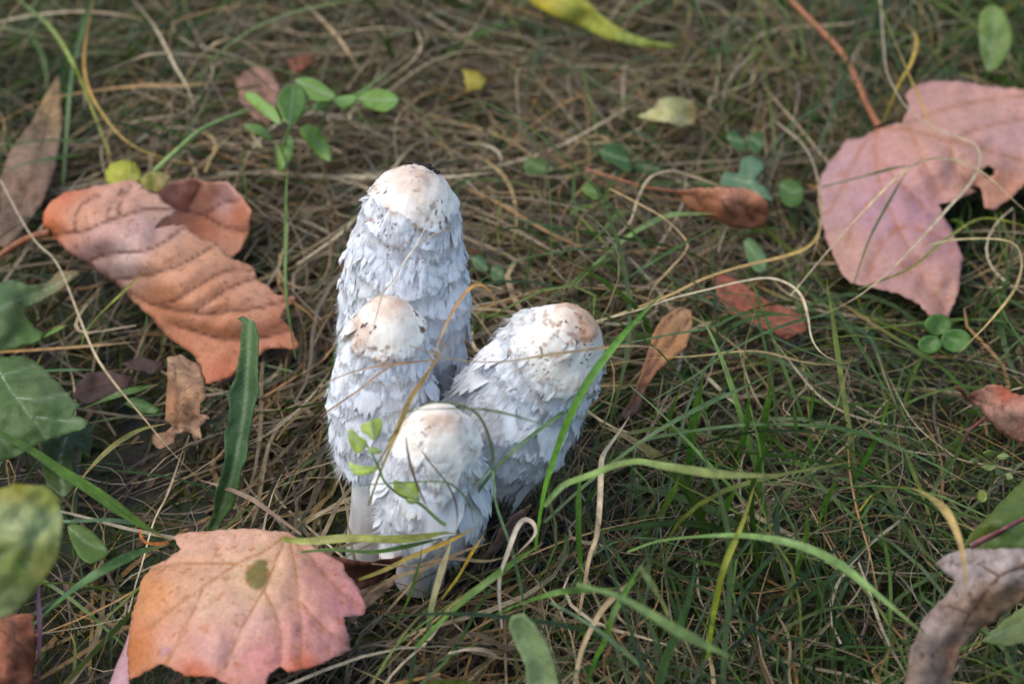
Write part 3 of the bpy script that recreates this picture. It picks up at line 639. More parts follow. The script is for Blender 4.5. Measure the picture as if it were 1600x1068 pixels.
simple('dead_leaf', 'grey-tan shrivelled leaf underneath the twisted dark reddish-brown leaf', 'leaf', T([(1330,400),(1420,375),(1505,330),(1492,372),(1400,452),(1330,520),(1310,480)], Z5), .012, (150,126,104), veins=[T([(1340,480),(1420,410),(1495,345)], Z5)], bump=.003)
simple('round_leaf', 'round yellow-green leaf with tiny brown specks behind the rolled orange leaf', 'leaf', T([(412,700),(412,670),(430,640),(480,625),(530,635),(555,680),(545,712),(500,730),(440,735)], Z1),
  hz(Z1,(412,690,.036),(480,625,.040),(550,690,.038),(480,730,.036),(480,680,.039)), None, M_YEL, colours=cz(Z1,(450,670,(176,176,50)),(520,680,(166,168,56))), veins=[T([(550,700),(480,680),(425,660)], Z1)], veinmat=M_VEING, tooth=.8, bump=.001)
simple('round_leaf', 'crinkled brown-edged yellow-green leaf on a long green stalk', 'leaf', T([(548,700),(570,680),(600,665),(630,672),(668,685),(655,722),(612,752),(560,748)], Z1),
  hz(Z1,(548,700,.038),(600,665,.040),(668,685,.038),(612,752,.036)), None, M_YEL, colours=cz(Z1,(580,710,(160,156,70)),(630,700,(176,160,100)),(612,740,(150,130,60))), veins=[T([(600,672),(605,745)], Z1)], veinmat=M_VEING, tooth=1.6, bump=.003,
  petiole=[(388,172,.034),(320,200,.044),(280,232,.046),(242,267,.040)], pmat=M_GSTEM, prad=.0009)
simple('dead_leaf', 'pinkish brown dead leaf behind the bright green seedling', 'leaf', T([(920,310),(990,255),(1060,280),(1092,340),(1082,420),(1052,492),(1000,470),(940,400)], Z1), .022, (170,130,108), cover=True, veins=[T([(980,270),(1020,380),(1050,480)], Z1)], bump=.004)
simple('dead_leaf', 'small russet leaf lying behind the pinkish brown dead leaf', 'leaf', T([(1120,235),(1232,203),(1222,252),(1150,288)], Z1), .022, (150,92,62), cover=True, veins=[T([(1130,260),(1225,220)], Z1)], bump=.003)
simple('folded_leaf', 'folded cinnamon-brown leaf with thin stalk lying on green grass', 'leaf', T([(415,100),(520,90),(700,90),(770,120),(800,150),(806,190),(790,242),(720,262),(640,252),(590,222),(520,202),(460,172)], ZR),
  hz(ZR,(415,100,.024),(700,90,.030),(800,150,.028),(790,242,.014),(640,252,.012),(460,172,.016),(620,160,.028)), None, M_AUT, colours=cz(ZR,(500,130,(204,142,106)),(650,140,(200,138,106)),(740,200,(188,124,92)),(560,190,(190,122,84))),
  veins=[T([(420,105),(560,130),(700,160),(790,200)], ZR), T([(500,120),(540,170)], ZR), T([(600,138),(660,210)], ZR), T([(690,158),(740,220)], ZR)], petiole=hz(ZR,(40,10,.030),(150,45,.030),(280,85,.028),(415,105,.025)), prad=.0006)
simple('dead_leaf', 'rusty reddish-brown leaf partly buried under thin straw', 'leaf', T([(560,460),(640,452),(690,480),(760,540),(850,580),(950,620),(962,682),(880,722),(760,662),(640,612),(590,542)], ZR), .019, (156,92,66), cover=True, veins=[T([(580,480),(720,570),(940,670)], ZR), T([(720,570),(800,570)], ZR)], bump=.004)
simple('maple_key', 'tan papery winged maple seed with a dark seed end', 'seed', T([(430,585),(480,600),(487,650),(462,750),(400,802),(340,850),(290,930),(270,1020),(205,1062),(180,1040),(220,985),(265,880),(300,770),(320,700),(360,630)], ZR),
  hz(ZR,(430,585,.030),(487,650,.028),(400,802,.024),(320,700,.028),(270,1000,.012),(190,1045,.008)), None, M_AUT, colours=cz(ZR,(440,630,(190,146,100)),(380,740,(196,140,88)),(300,850,(160,108,70)),(240,990,(70,52,44)),(210,1030,(60,46,40))),
  veins=[T([(440,595),(380,640),(330,740),(280,890),(220,1020)], ZR), T([(470,640),(400,720),(300,870)], ZR)], tooth=.6, bump=.001)
simple('lobed_leaf', 'blue-green lobed leaf beside the folded cinnamon-brown leaf', 'leaf', T([(1205,900),(1230,840),(1300,852),(1320,772),(1370,755),(1420,790),(1427,830),(1380,880),(1440,930),(1472,992),(1380,962),(1310,922),(1240,912)], Z8), .022, (104,142,122), M_GREEN, veins=[T([(1400,960),(1360,900),(1350,780)], Z8), T([(1360,900),(1230,870)], Z8)], veinmat=M_VEING)
for lab, pts, z, hh, c in (
  ('dark green heart-shaped leaf touching the lobed blue-green leaf tip', [(1240,672),(1260,645),(1285,642),(1340,700),(1332,742),(1280,725)], Z8, .024, (66,104,58)),
  ('dark green rounded leaf paired with the heart-shaped leaf behind the lobed leaf', [(1350,672),(1385,650),(1422,652),(1422,720),(1392,752),(1352,722)], Z8, .024, (70,108,60)),
  ('dark glossy green leaf above a small bright leaf in dry grass', [(615,740),(660,710),(720,715),(772,790),(772,852),(700,812),(640,782)], Z8, .026, (58,98,44)),
  ('narrow dark green leaf beside the dark glossy leaf', [(790,802),(860,790),(927,830),(880,852),(800,842)], Z8, .022, (60,96,46)),
  ('dull green leaf sunk in dry straw', [(250,790),(330,780),(402,830),(330,852),(260,852)], Z8, .018, (92,124,70)),
  ('small bright green leaf poking from dry straw', [(530,922),(580,900),(622,940),(612,982),(560,962)], Z8, .024, (112,150,70)),
  ('smooth green leaf by the mauve-pink leaf', [(1500,900),(1571,880),(1620,930),(1600,1010),(1520,1000)], Z8, .016, (84,122,62)),
  ('blue-green blunt leaf beneath the folded brown leaf', [(700,310),(740,305),(790,370),(795,430),(760,442),(720,400)], ZR, .020, (104,140,100)),
  ('green leaf blade end beside the tallest mushroom', [(810,575),(850,560),(880,590),(890,640),(850,640),(815,610)], (480,220,3.142), .018, (84,118,90)),
  ('oval olive green leaf lying low under grass', [(900,620),(950,612),(970,650),(960,690),(910,680)], (480,220,3.142), .016, (90,122,92)),
  ('small dark green leaf in front of dark soil with grey blotches', [(255,150),(300,145),(350,170),(410,240),(400,265),(340,292),(290,250)], Z5, .018, (92,122,60))):
    o_ = T(pts, z); a_ = np.array(o_); i0 = a_.mean(0)
    simple('small_green_leaf', lab, 'leaf', o_, hh, c, M_GREEN, veins=[[tuple(a_[0]*.9+i0*.1), tuple(i0), tuple(a_[len(a_)//2]*.85+i0*.15)]], veinmat=M_VEING, tooth=.4, bump=.0012, spacing=5, vrad=.0002, smooth=True, cover='straw' in lab or 'grass' in lab or 'glossy' in lab)
simple('green_leaf', 'green leaf bit lying by dark chocolate-brown rotting leaf', 'leaf', T([(622,290),(660,258),(720,270),(800,320),(780,342),(700,330)], Z4), .014, (82,122,56), M_GREEN, veins=[T([(640,280),(780,330)], Z4)], veinmat=M_VEING, tooth=.6)
simple('pale_leaf', 'pale yellow-green curled leaf half sunk in dry grass', 'leaf', T([(805,570),(900,525),(910,490),(960,475),(1080,490),(1112,540),(1082,612),(1032,628),(960,602),(870,592)], Z8),
  hz(Z8,(805,570,.020),(960,475,.028),(1112,540,.024),(1032,628,.022),(960,550,.030)), None, M_YEL, colours=cz(Z8,(900,560,(196,190,132)),(1000,570,(200,196,140)),(1000,500,(160,160,96)),(1090,550,(170,140,80))), veins=[T([(815,570),(950,560),(1080,560)], Z8)], veinmat=M_VEING)
simple('yellow_leaf', 'long pointed yellow leaf with green tip on dry grass', 'leaf', T([(260,-10),(300,30),(400,85),(520,132),(640,187),(760,217),(880,236),(1000,242),(1000,222),(850,195),(770,165),(700,130),(630,80),(580,30),(530,-20),(400,-60)], Z8),
  hz(Z8,(260,0,.026),(520,132,.018),(760,217,.018),(1000,232,.020),(700,130,.026),(530,0,.030),(480,60,.028)), None, M_YEL, colours=cz(Z8,(330,0,(190,170,40)),(480,60,(184,182,70)),(640,140,(170,176,66)),(780,190,(140,156,60)),(960,232,(132,150,60))), veins=[T([(330,-20),(520,70),(700,160),(990,232)], Z8)], veinmat=M_VEING, tooth=.6)
simple('yellow_leaf', 'tiny yellow leaf scrap in the dry grass', 'leaf', [(722,108),(748,112),(760,124),(752,140),(730,142)], .02, (176,158,52), M_YEL, veins=[[(726,120),(752,130)]], veinmat=M_VEING)
simple('oval_leaf', 'upright oval grey-green leaf above the mauve-pink leaf', 'leaf', T([(612,92),(615,45),(635,20),(660,16),(690,32),(712,80),(717,130),(700,180),(670,212),(645,228),(632,215),(617,150)], Z6),
  hz(Z6,(660,16,.058),(612,92,.050),(717,130,.046),(645,228,.034)), (122,152,92), M_GREEN, veins=[T([(640,222),(655,130),(660,30)], Z6), T([(650,150),(690,110)], Z6), T([(648,160),(622,110)], Z6)], veinmat=M_VEING, tooth=.5, bump=.001, petiole=hz(Z6,(645,225,.034),(635,245,.026),(622,275,.016)), pmat=M_GSTEM)
simple('dead_leaf', 'pinkish tan crisp leaf with rusty patch beside a red stalk', 'leaf', T([(590,125),(610,130),(632,160),(690,125),(740,123),(772,150),(820,160),(845,240),(820,310),(770,297),(720,262),(690,222),(660,192),(620,167)], Z7),
  hz(Z7,(590,125,.024),(690,125,.030),(772,150,.030),(845,240,.026),(770,297,.014),(660,192,.016),(740,200,.028)), None, colours=cz(Z7,(620,150,(130,76,60)),(690,170,(196,150,130)),(745,150,(160,80,50)),(760,230,(200,156,136)),(800,280,(180,130,110))), veins=[T([(640,165),(740,200),(830,270)], Z7), T([(740,200),(745,130)], Z7)], petiole=hz(Z7,(615,305,.010),(645,262,.016),(690,225,.022)), pmat=M_REDSTALK, prad=.0006)
simple('dead_leaf', 'big curled grey-mauve dead leaf propped up over grass', 'leaf', T([(530,690),(560,662),(620,642),(809,640),(850,700),(820,790),(740,852),(660,902),(605,962),(570,1110),(430,1110),(450,960),(490,862),(560,792),(592,742)], Z7),
  hz(Z7,(530,690,.060),(620,642,.066),(809,640,.072),(850,700,.070),(740,852,.056),(605,962,.048),(570,1110,.040),(430,1110,.044),(490,862,.054),(592,742,.060),(680,760,.068)), None,
  colours=cz(Z7,(620,700,(168,154,148)),(760,700,(172,158,150)),(700,820,(140,112,84)),(780,790,(130,100,72)),(540,900,(152,134,122)),(500,1020,(140,120,104)),(580,960,(124,96,72))), veins=[T([(840,680),(730,730),(640,840),(570,980),(530,1090)], Z7), T([(640,840),(560,820)], Z7), T([(730,730),(650,680)], Z7)], bump=.004, vrad=.0006)
simple('broad_leaf', 'big green leaf with purple midrib beside the curled grey-mauve leaf', 'leaf', T([(610,640),(640,590),(680,555),(740,490),(809,420),(860,400),(860,650),(740,655)], Z7),
  hz(Z7,(610,640,.034),(740,490,.040),(860,400,.046),(860,650,.036),(740,655,.032),(740,570,.044)), None, M_GREEN, colours=cz(Z7,(660,590,(96,112,48)),(780,480,(96,120,60)),(760,620,(96,124,76)),(830,560,(90,118,66))), veins=[T([(640,632),(720,590),(860,520)], Z7)], veinmat=M_REDSTALK, vrad=.0014)
simple('broad_leaf', 'pale green leaf under the curled grey-mauve leaf', 'leaf', T([(675,932),(740,872),(809,820),(860,800),(860,930),(760,947)], Z7), .034, (146,164,112), M_GREEN, veins=[T([(690,928),(780,885),(860,850)], Z7)], veinmat=M_VEING)
simple('lanceolate_leaf', 'short upright grey-green leaf tip in dense grass', 'leaf', T([(360,582),(372,540),(420,530),(462,570),(512,640),(552,740),(568,850),(440,850),(430,740),(382,640)], ZB),
  hz(ZB,(372,540,.066),(420,530,.068),(512,640,.060),(568,850,.044),(440,850,.044),(382,640,.058)), (160,186,150), M_GREEN, veins=[T([(390,545),(450,660),(510,840)], ZB)], veinmat=M_VEING, tooth=.4, bump=.0008, cup=.002)
simple('dead_leaf', 'shrivelled grey-brown leaf strip at the foot of the mushrooms', 'leaf', T([(225,320),(290,245),(320,180),(380,120),(455,72),(420,140),(362,210),(320,262),(250,312)], ZB),
  hz(ZB,(225,320,.016),(320,180,.030),(455,72,.036),(362,210,.024)), (126,104,92), veins=[T([(240,310),(340,190),(440,85)], ZB)], bump=.003)

# clover
cl = empty('clover', P(1475, 545, .004)); tag(cl, 'three-leaved green clover growing under the tip of the mauve-pink leaf', 'clover')
for cx, cy, r in ((1466,507,20),(1494,532,22),(1453,538,17)):
    an = np.linspace(0, 2*np.pi, 14, endpoint=False)
    me, vl, on, V, t_ = sheet([(cx+r*math.cos(k)*1.1, cy+r*.85*math.sin(k)) for k in an], [(cx-9, cy, .026), (cx+9, cy, .026), (cx, cy+9, .024), (cx, cy-9, .027)], [(cx, cy, (92, 138, 76))], [[(cx, cy), (.5*cx+.5*1470, .5*cy+.5*524)]], M_GREEN, tooth=.4, spacing=5, bump=.0008, seed=cx)
    b_ = link('leaflet', me, cl); solid(b_, .0003)
p_ = resample(np.array([P(1470, 524, .025), P(1472, 532, .016), P(1475, 545, .002)]), 10); tv, tq = tube(p_, .0005, 6)
link('stem', mesh_np('stem', tv, tq, M_GSTEM), cl)

# seedling with bright leaves
def plant(name, label, cat, leaves, z, hfun, stem, sh, c, ypl=None, prad=.0008, seed=0):
    st = T(stem, z)
    if ypl is None: sp = np.array([P(x, y, h_) for (x, y), h_ in zip(st, sh)])
    else: sp = np.array([PY(x, y, ypl+d) for (x, y), d in zip(st, sh)])
    root = empty(name, sp[0]); tag(root, label, cat)
    sp = resample(sp, 6*len(sp)); tv, tq = tube(sp, np.linspace(1.2, .6, len(sp))*prad, 6)
    link('stem', mesh_np('stem', tv, tq, M_GSTEM), root)
    for k, (pts, hh) in enumerate(leaves):
        o_ = T(pts, z); a_ = np.array(o_); i0 = a_.mean(0); cc = np.array(c)*np.random.default_rng(seed+k).uniform(.88, 1.1)
        far = a_[np.argmax(((a_-i0)**2).sum(1))]; near = 2*i0-far
        h_ = [(x, y, hh+(.006 if (x-i0[0]) > 0 else -.004)*((k % 3)-1)) for x, y in a_]
        me, vl, on, V, t_ = sheet(o_, h_, [(i0[0], i0[1], cc)], [[tuple(far*.95+i0*.05), tuple(i0), tuple(near*.8+i0*.2)]], M_GREEN, tooth=.2, spacing=4, bump=.0008, quilt=.0005, seed=seed+k, ypl=None if ypl is None else ypl-.002*(k % 3), smooth=True, tilt=1.6e-4)
        b_ = link('leaf', me, root); solid(b_, .0003)
        p = on(vl[0]); tv, tq = tube(p+np.array([0, -.0003, .0003]), .00018, 4); link('midrib', mesh_np('midrib', tv, tq, M_VEING), b_)
    return root
plant('seedling', 'bright green seedling with pointed oval leaves in dry grass', 'plant', [
  ([(1085,390),(1110,342),(1160,330),(1195,370),(1190,430),(1152,470),(1130,492),(1095,440)], .060),
  ([(1150,312),(1220,305),(1270,335),(1312,370),(1290,392),(1220,392),(1190,350)], .054),
  ([(955,372),(990,360),(1040,400),(1080,430),(1097,490),(1050,462),(1000,422)], .048),
  ([(1222,425),(1250,395),(1312,380),(1290,412),(1232,437)], .050),
  ([(1300,397),(1340,375),(1390,375),(1397,390),(1340,422)], .046),
  ([(1392,387),(1430,355),(1500,350),(1550,375),(1552,410),(1500,437),(1440,422)], .048),
  ([(1170,502),(1220,490),(1270,540),(1290,600),(1290,632),(1240,602),(1190,542)], .040),
  ([(1108,600),(1120,545),(1137,530),(1147,580),(1120,652)], .032),
  ([(1072,560),(1092,570),(1110,620),(1112,652),(1090,672)], .030),
  ([(950,490),(1020,490),(1062,530),(1052,552),(1000,522)], .036)], Z1, None,
  [(1115,720),(1110,580),(1140,490),(1200,430),(1300,392),(1400,365),(1510,290)], [.004,.030,.046,.048,.046,.044,.040], (132,178,92), seed=70)
plant('chickweed', 'tiny pale green weed with small oval leaves below the pinkish tan leaf', 'plant', [
  ([(680,340),(700,330),(725,338),(705,352)], .030), ([(722,350),(745,338),(762,348),(742,360)], .030), ([(672,382),(695,372),(722,380),(700,394)], .026),
  ([(715,392),(738,386),(748,402),(728,412)], .024), ([(752,405),(768,402),(775,418),(758,424)], .026), ([(660,465),(672,455),(690,462),(690,485),(675,495),(662,482)], .020), ([(640,360),(660,352),(668,366),(650,374)], .024)], Z7, None,
  [(705,470),(708,430),(712,390),(720,350)], [.002,.012,.022,.028], (150,170,100), seed=110, prad=.0004)
YF = frontm[1][1]-.030
plant('vetch', 'small yellow-green vetch sprig climbing in front of the short mushroom', 'plant', [
  ([(190,397),(210,388),(240,420),(275,440),(267,480),(230,497),(200,462)], 0), ([(250,367),(290,350),(325,332),(347,345),(345,390),(310,440),(280,412),(255,402)], 0),
  ([(280,482),(310,470),(352,490),(310,502)], 0), ([(195,535),(230,555),(280,558),(337,562),(290,592),(230,598),(205,577)], 0),
  ([(400,620),(440,630),(500,630),(515,670),(512,712),(470,702),(420,682),(400,650)], 0), ([(455,712),(510,702),(522,720),(480,732)], 0)], ZM, None,
  [(640,830),(600,800),(520,730),(430,690),(360,630),(330,560),(300,500),(270,450)], [.0]*8, (186,216,120), ypl=YF, seed=90, prad=.0005)

# ------------------------------------------------------------------ grass
GREENING = np.array([1.12, 1.02, .74])
def ribbon(pts, width, roll=0.0, keel=.25, n=None, face=None):
    """one grass blade: three vertices across (a shallow keel), pointed tip"""
    p = resample(pts, n or max(10, min(26, 4*len(pts))))
    t = np.gradient(p, axis=0); t /= np.linalg.norm(t, axis=1)[:, None]+1e-12
    ref = np.array([0, -.45, .9]) if face is None else np.asarray(face, float)
    s = np.cross(t, ref); s /= np.linalg.norm(s, axis=1)[:, None]+1e-9
    nn = np.cross(s, t); k = np.linspace(0, 1, len(p))
    ro = roll+.5*np.sin(k*5+roll*3)
    s2 = s*np.cos(ro)[:, None]+nn*np.sin(ro)[:, None]; n2 = np.cross(s2, t)
    wd = width*np.clip(np.minimum(.55+1.5*k, 1)*np.minimum(1, (1-k)*3.2+.06), .05, 1)/2
    V = np.stack([p-s2*wd[:, None], p-n2*(wd*keel)[:, None], p+s2*wd[:, None]], 1).reshape(-1, 3)
    return V, grid_quads(3, len(p)), np.repeat(k, 3), np.stack([np.tile([-1., 0, 1], len(p))+roll*40, np.repeat(k, 3)*40], 1)
G1, G2, G3, GY, ST, PALE, OR, BR, BL = (96,134,56), (74,108,58), (112,150,82), (150,160,70), (172,148,110), (206,192,160), (190,138,70), (120,92,66), (104,138,112)
def trace(label, pts, h, wpx, c, tipc=None, mode='h', name='grass_blade', group=None, roll=None, seed=None):
    """a single blade followed along its length; h are heights (m) at start, middle, end, or the depth planes y when mode is 'Y'"""
    pts = np.asarray(pts, float); n = len(pts)
    s = np.r_[0, np.cumsum(np.linalg.norm(np.diff(pts, axis=0), axis=1))]; s /= s[-1]
    hv = np.interp(s, np.linspace(0, 1, len(h)), h)
    p = np.array([(P if mode == 'h' else PY)(x, y, k) for (x, y), k in zip(pts, hv)])
    wid = wpx/FPX*proj(p.mean(0))[2]
    R_ = np.random.default_rng(abs(hash_label(label))+n if seed is None else seed)
    V, Q, k, uvr = ribbon(p, wid, R_.uniform(-.35, .35) if roll is None else roll, n=max(14, 5*n))
    C = lin(c)*(1-k[:, None])+lin(tipc or c)*k[:, None]
    C = C*(1+.35*(vn(k*9, k*0, R_.uniform(0, 99))-.5))[:, None]
    if not c[0] > c[1]: C = C*GREENING
    tp = sstep(.86, 1.0, k)[:, None]*R_.uniform(0, .9); C = C*(1-tp)+lin((164, 132, 84))*tp      # withered tip
    dry = sum(c) > 0 and c[0] > c[1]
    return tag(link(name, mesh_np(name, V, Q, M_DRY if dry else M_GRASS, C, uv=uvr)), label, 'grass blade' if name == 'grass_blade' else 'straw', group)
def hash_label(t): return sum((i+1)*ord(ch) for i, ch in enumerate(t)) % 100003
GB, SW = 'grass_blade', 'dry_straw'
yF, yL, yT, yR = frontm[1][1]-.032, leftm[1][1]-.028, tall[1][1]-.032, rightm[1][1]-.036
TR = [
 # label, points, heights or planes, width px, colour, tip colour, mode, name
 ('long yellow-green blade curving down through the dark grass behind the taupe leaf', [(172,242),(140,160),(120,112),(100,74),(72,36),(28,0),(-10,-20)], (.02,.05,.05), 6, GY, G3, 'h', GB),
 ('long orange blade bowing down in a wide arc near the taupe leaf', [(147,-10),(136,48),(131,92),(136,132),(156,172),(192,216),(240,242),(330,262)], (.05,.05,.03), 5, OR, (170,150,70), 'h', SW),
 ('dark green upright blade crossing the orange arching blade', [(98,290),(105,192),(112,120),(124,64),(142,0),(150,-30)], (.015,.045,.05), 7, G2, G2, 'h', GB),
 ('tan straw with hooked tip above the dry grass mat', [(200,-10),(240,40),(272,100),(296,144),(303,176)], (.04,.045,.03), 5, ST, PALE, 'h', SW),
 ('tan straw arching in a hoop beside the hooked straw', [(285,140),(292,120),(312,88),(340,66),(368,62),(396,74),(416,92)], (.02,.045,.03), 5, ST, ST, 'h', SW),
 ('long orange-tan straw lying across the dry grass', [(-10,195),(60,160),(132,144),(220,134),(280,134),(340,128),(380,122)], (.03,.035,.03), 6, OR, ST, 'h', SW),
 ('pale tan straw bending over the orange-tan straw', [(144,120),(192,100),(240,84),(300,86),(360,92)], (.03,.045,.03), 5, PALE, ST, 'h', SW),
 ('pale straw lying over dark green grass tufts', [(-10,36),(52,24),(120,18),(180,22),(230,32)], (.04,.045,.04), 5, PALE, ST, 'h', SW),
 ('tan straw slanting down towards the seedling', [(460,-10),(500,28),(532,64),(566,116)], (.04,.04,.025), 6, ST, ST, 'h', SW),
 ('dark green blade lying across the taupe leaf', [(-10,232),(60,220),(120,219),(165,220)], (.035,.034,.03), 5, G2, G2, 'h', GB),
 ('dark green blade lying lower across the taupe leaf', [(-10,268),(40,256),(80,248),(135,240)], (.032,.032,.028), 5, G2, G2, 'h', GB),
 ('pale thin straw slanting from the taupe leaf past the rolled leaf stalk', [(0,280),(32,341),(57,379),(92,417),(142,540),(175,593),(219,646),(269,706),(319,756)], (.03,.03,.008), 3.5, PALE, ST, 'h', SW),
 ('green blade rising across the lower edge of the rolled orange leaf', [(127,540),(133,520),(153,494),(190,458),(226,424)], (.012,.03,.045), 4.5, G1, GY, 'h', GB),
 ('short bright green blade under the rolled orange leaf', [(52,540),(75,522),(104,507)], (.012,.018,.024), 7, G1, G3, 'h', GB),
 ('orange-tan straw lying under the rolled orange leaf', [(-10,550),(60,546),(127,541),(223,533)], (.014,.016,.012), 4.5, OR, ST, 'h', SW),
 ('flat green blade lying in the dark hollow near the chocolate leaf', [(125,640),(187,615),(247,600)], (.012,.02,.02), 10, G1, G2, 'h', GB),
 ('bluish green thin blade crossing the jagged green leaf', [(-10,588),(40,582),(90,578),(150,577)], (.035,.034,.03), 4.5, G2, BL, 'h', GB),
 ('tall thin green blade standing just right of the rolled leaf tip', [(462,560),(452,500),(446,440),(446,363),(447,300),(450,255)], (.01,.04,.06), 5, G2, G3, 'h', GB),
 ('reddish olive stalk bending in a quarter circle on dark soil', [(112,800),(116,771),(131,743),(153,718),(181,693),(219,671),(262,661)], (.008,.03,.03), 8, (130,116,60), (128,128,64), 'h', 'weed_stalk'),
 ('broad bright green blade running down to the peach leaf', [(-30,660),(0,677),(47,702),(94,734),(134,759),(175,787),(219,818),(262,842)], (.085,.065,.04), 17, G1, G1, 'h', GB),
 ('broad dark green blade slanting up to the peach leaf edge', [(52,975),(103,929),(157,892),(215,863),(264,850)], (.03,.045,.04), 15, (66,112,66), (80,118,70), 'h', GB),
 ('thin blue-green blade behind the blurred pale green leaf', [(85,812),(107,814),(173,812),(232,820)], (.05,.05,.04), 7, BL, BL, 'h', GB),
 ('purple upright stem beside the rust-brown leaf', [(58,1090),(62,991),(60,929),(64,880)], (.005,.03,.045), 7, (92,64,84), (100,72,88), 'h', 'weed_stalk'),
 ('brown-grey bent straw reaching to the peach leaf stalk end', [(470,834),(440,812),(422,799),(391,778),(353,762),(312,749)], (.03,.03,.015), 7, (148,122,104), (150,128,108), 'h', SW),
 ('orange curled stalk hooked beside the peach leaf', [(219,826),(221,840),(231,848),(248,849),(266,848)], (.034,.032,.03), 5, (220,130,50), (210,120,50), 'h', 'weed_stalk'),
 ('pale thin straw standing behind the peach leaf', [(200,960),(212,912),(222,880),(240,815),(262,770),(290,690)], (.01,.02,.012), 3.5, PALE, ST, 'h', SW),
 # in front of and beside the mushrooms
 ('thin dark green blade arching away from the tallest mushroom', [(735,452),(744,443),(782,421),(824,403),(878,392),(926,388),(975,390),(1010,398)], (.05,.055,.04), 3.6, G2, G2, 'h', GB),
 ('short pointed green blade standing between two mushrooms', [(815,472),(827,411),(835,363)], (.02,.04,.055), 4, G2, G2, 'h', GB),
 ('hair-thin green blade standing behind the leaning mushroom', [(924,512),(924,460),(924,401)], (.015,.03,.05), 3, G2, G2, 'h', GB),
 ('golden hooked straw between tallest and leaning mushrooms', [(660,590),(684,538),(703,494),(728,456),(750,444),(770,462),(777,496)], (yF+.035,yF+.03,yF+.03), 5, (196,158,104), OR, 'Y', SW),
 ('fine silky white strand slanting across the tallest mushroom', [(676,334),(652,379),(630,411),(614,440),(598,459),(585,506),(572,540)], (yT-.002,yT-.012,yT-.03), 2.6, (214,210,198), PALE, 'Y', SW),
 ('fine tan strand curling off the tallest mushroom', [(648,388),(658,379),(684,363),(714,356)], (yT-.001,yT-.001,yT+.01), 2.2, (186,158,116), ST, 'Y', SW),
 ('thin brown straw lying across the slim mushroom', [(498,612),(514,596),(564,577),(615,569),(662,564),(700,560)], (yL-.004,yL-.004,yL+.004), 3.6, (158,122,88), (170,140,104), 'Y', SW),
 ('second thin brown straw lower on the slim mushroom', [(500,650),(530,630),(565,606),(592,584),(640,555)], (yL-.002,yL-.004,yL+.006), 3.2, (150,118,90), ST, 'Y', SW),
 ('long straw lying across the leaning mushroom', [(640,540),(672,550),(716,562),(783,565),(851,555),(928,545),(990,540),(1060,548)], (yR+.004,yR-.004,yR+.02), 4.5, (132,112,70), (190,164,122), 'Y', SW),
 ('green blade arching round the top of the short mushroom', [(606,690),(632,655),(655,636),(682,628),(713,631),(743,644),(760,671),(770,709),(766,729),(743,759),(723,786),(713,815)], (yF+.008,yF,yF-.01), 4.2, (92,112,62), (84,100,62), 'Y', GB),
 ('thin green blade from the short mushroom to the leaning one', [(600,646),(650,640),(736,638),(783,644),(844,661),(880,672)], (yF+.01,yF,yF), 3.2, G2, G2, 'Y', GB),
 ('dark wiry blade drooping over the front of the short mushroom', [(660,705),(672,722),(699,756),(713,789),(714,830)], (yF,yF-.004,yF-.01), 3, (96,74,50), (84,70,50), 'Y', SW),
 ('green wiry blade drooping beside the dark wiry one', [(560,758),(620,754),(690,752),(716,765),(735,790),(738,820)], (yF,yF-.006,yF-.01), 3, (96,122,80), G2, 'Y', GB),
 ('brown twig leaning against the short mushroom', [(634,682),(640,720),(655,765),(672,800)], (yF,yF-.002,yF-.008), 3.6, (128,98,68), BR, 'Y', SW),
 ('olive stalk rising between slim and short mushrooms', [(575,790),(600,722),(622,672),(640,626),(664,590),(700,530)], (yF,yF+.008,yF+.02), 6, (128,132,70), (176,140,90), 'Y', GB),
 ('tan straw leaning beside the olive stalk', [(580,740),(610,690),(640,620),(676,572),(704,524)], (yF+.01,yF+.016,yF+.03), 4, ST, ST, 'Y', SW),
 ('pale green double-ridged blade lying in front of the mushrooms', [(440,842),(480,845),(547,840),(615,842),(660,838),(696,832),(716,834)], (.045,.05,.045), 13, (150,164,96), (160,170,96), 'h', GB),
 ('green blade lying just below the pale double-ridged blade', [(470,862),(520,858),(580,862),(640,852),(700,838)], (.04,.045,.04), 7, G1, G2, 'h', GB),
 ('yellow-tipped blade rising over the mushroom feet', [(560,905),(600,890),(650,866),(690,850),(720,836),(742,822)], (.03,.04,.045), 7, (140,140,70), (210,170,60), 'h', GB),
 ('blue-green fading blade standing in front of the mushroom feet', [(668,990),(676,940),(690,890),(700,860),(706,838)], (.02,.04,.05), 10, BL, PALE, 'h', GB),
 ('yellow stalk slanting up beside the mushroom feet', [(690,935),(716,900),(738,862),(758,832)], (.015,.03,.045), 5, GY, (214,172,60), 'h', GB),
 ('white bleached straw looped at its top like a cane', [(784,980),(780,930),(782,896),(793,864),(807,826),(820,811),(834,818),(836,834),(820,853),(800,872)], (.02,.055,.05), 7, (206,196,180), (200,180,156), 'h', SW),
 ('long bleached flat blade standing in the green tuft', [(905,960),(912,920),(921,870),(932,837),(937,790),(939,740),(942,712),(962,682),(984,650)], (.02,.055,.06), 8, (196,172,134), (190,178,150), 'h', SW),
 ('broad bright green blade leaning right beside the leaning mushroom', [(836,860),(846,790),(857,742),(884,665),(918,597),(960,540),(990,505),(1052,440)], (yR-.006,yR-.010,yR-.004,yR+.02), 11, (98,156,48), (92,146,62), 'Y', GB),
 ('blue-green blade slanting up past the leaning mushroom', [(700,835),(716,810),(766,742),(804,702),(851,665),(901,631),(960,604)], (.03,.065,.06), 6, BL, (96,132,96), 'h', GB),
 ('long blue-green blade drooping in a loop beside the leaning mushroom', [(770,735),(776,790),(800,860),(816,930),(820,985)], (.065,.05,.02), 5, (110,144,112), BL, 'h', GB),
 # centre right
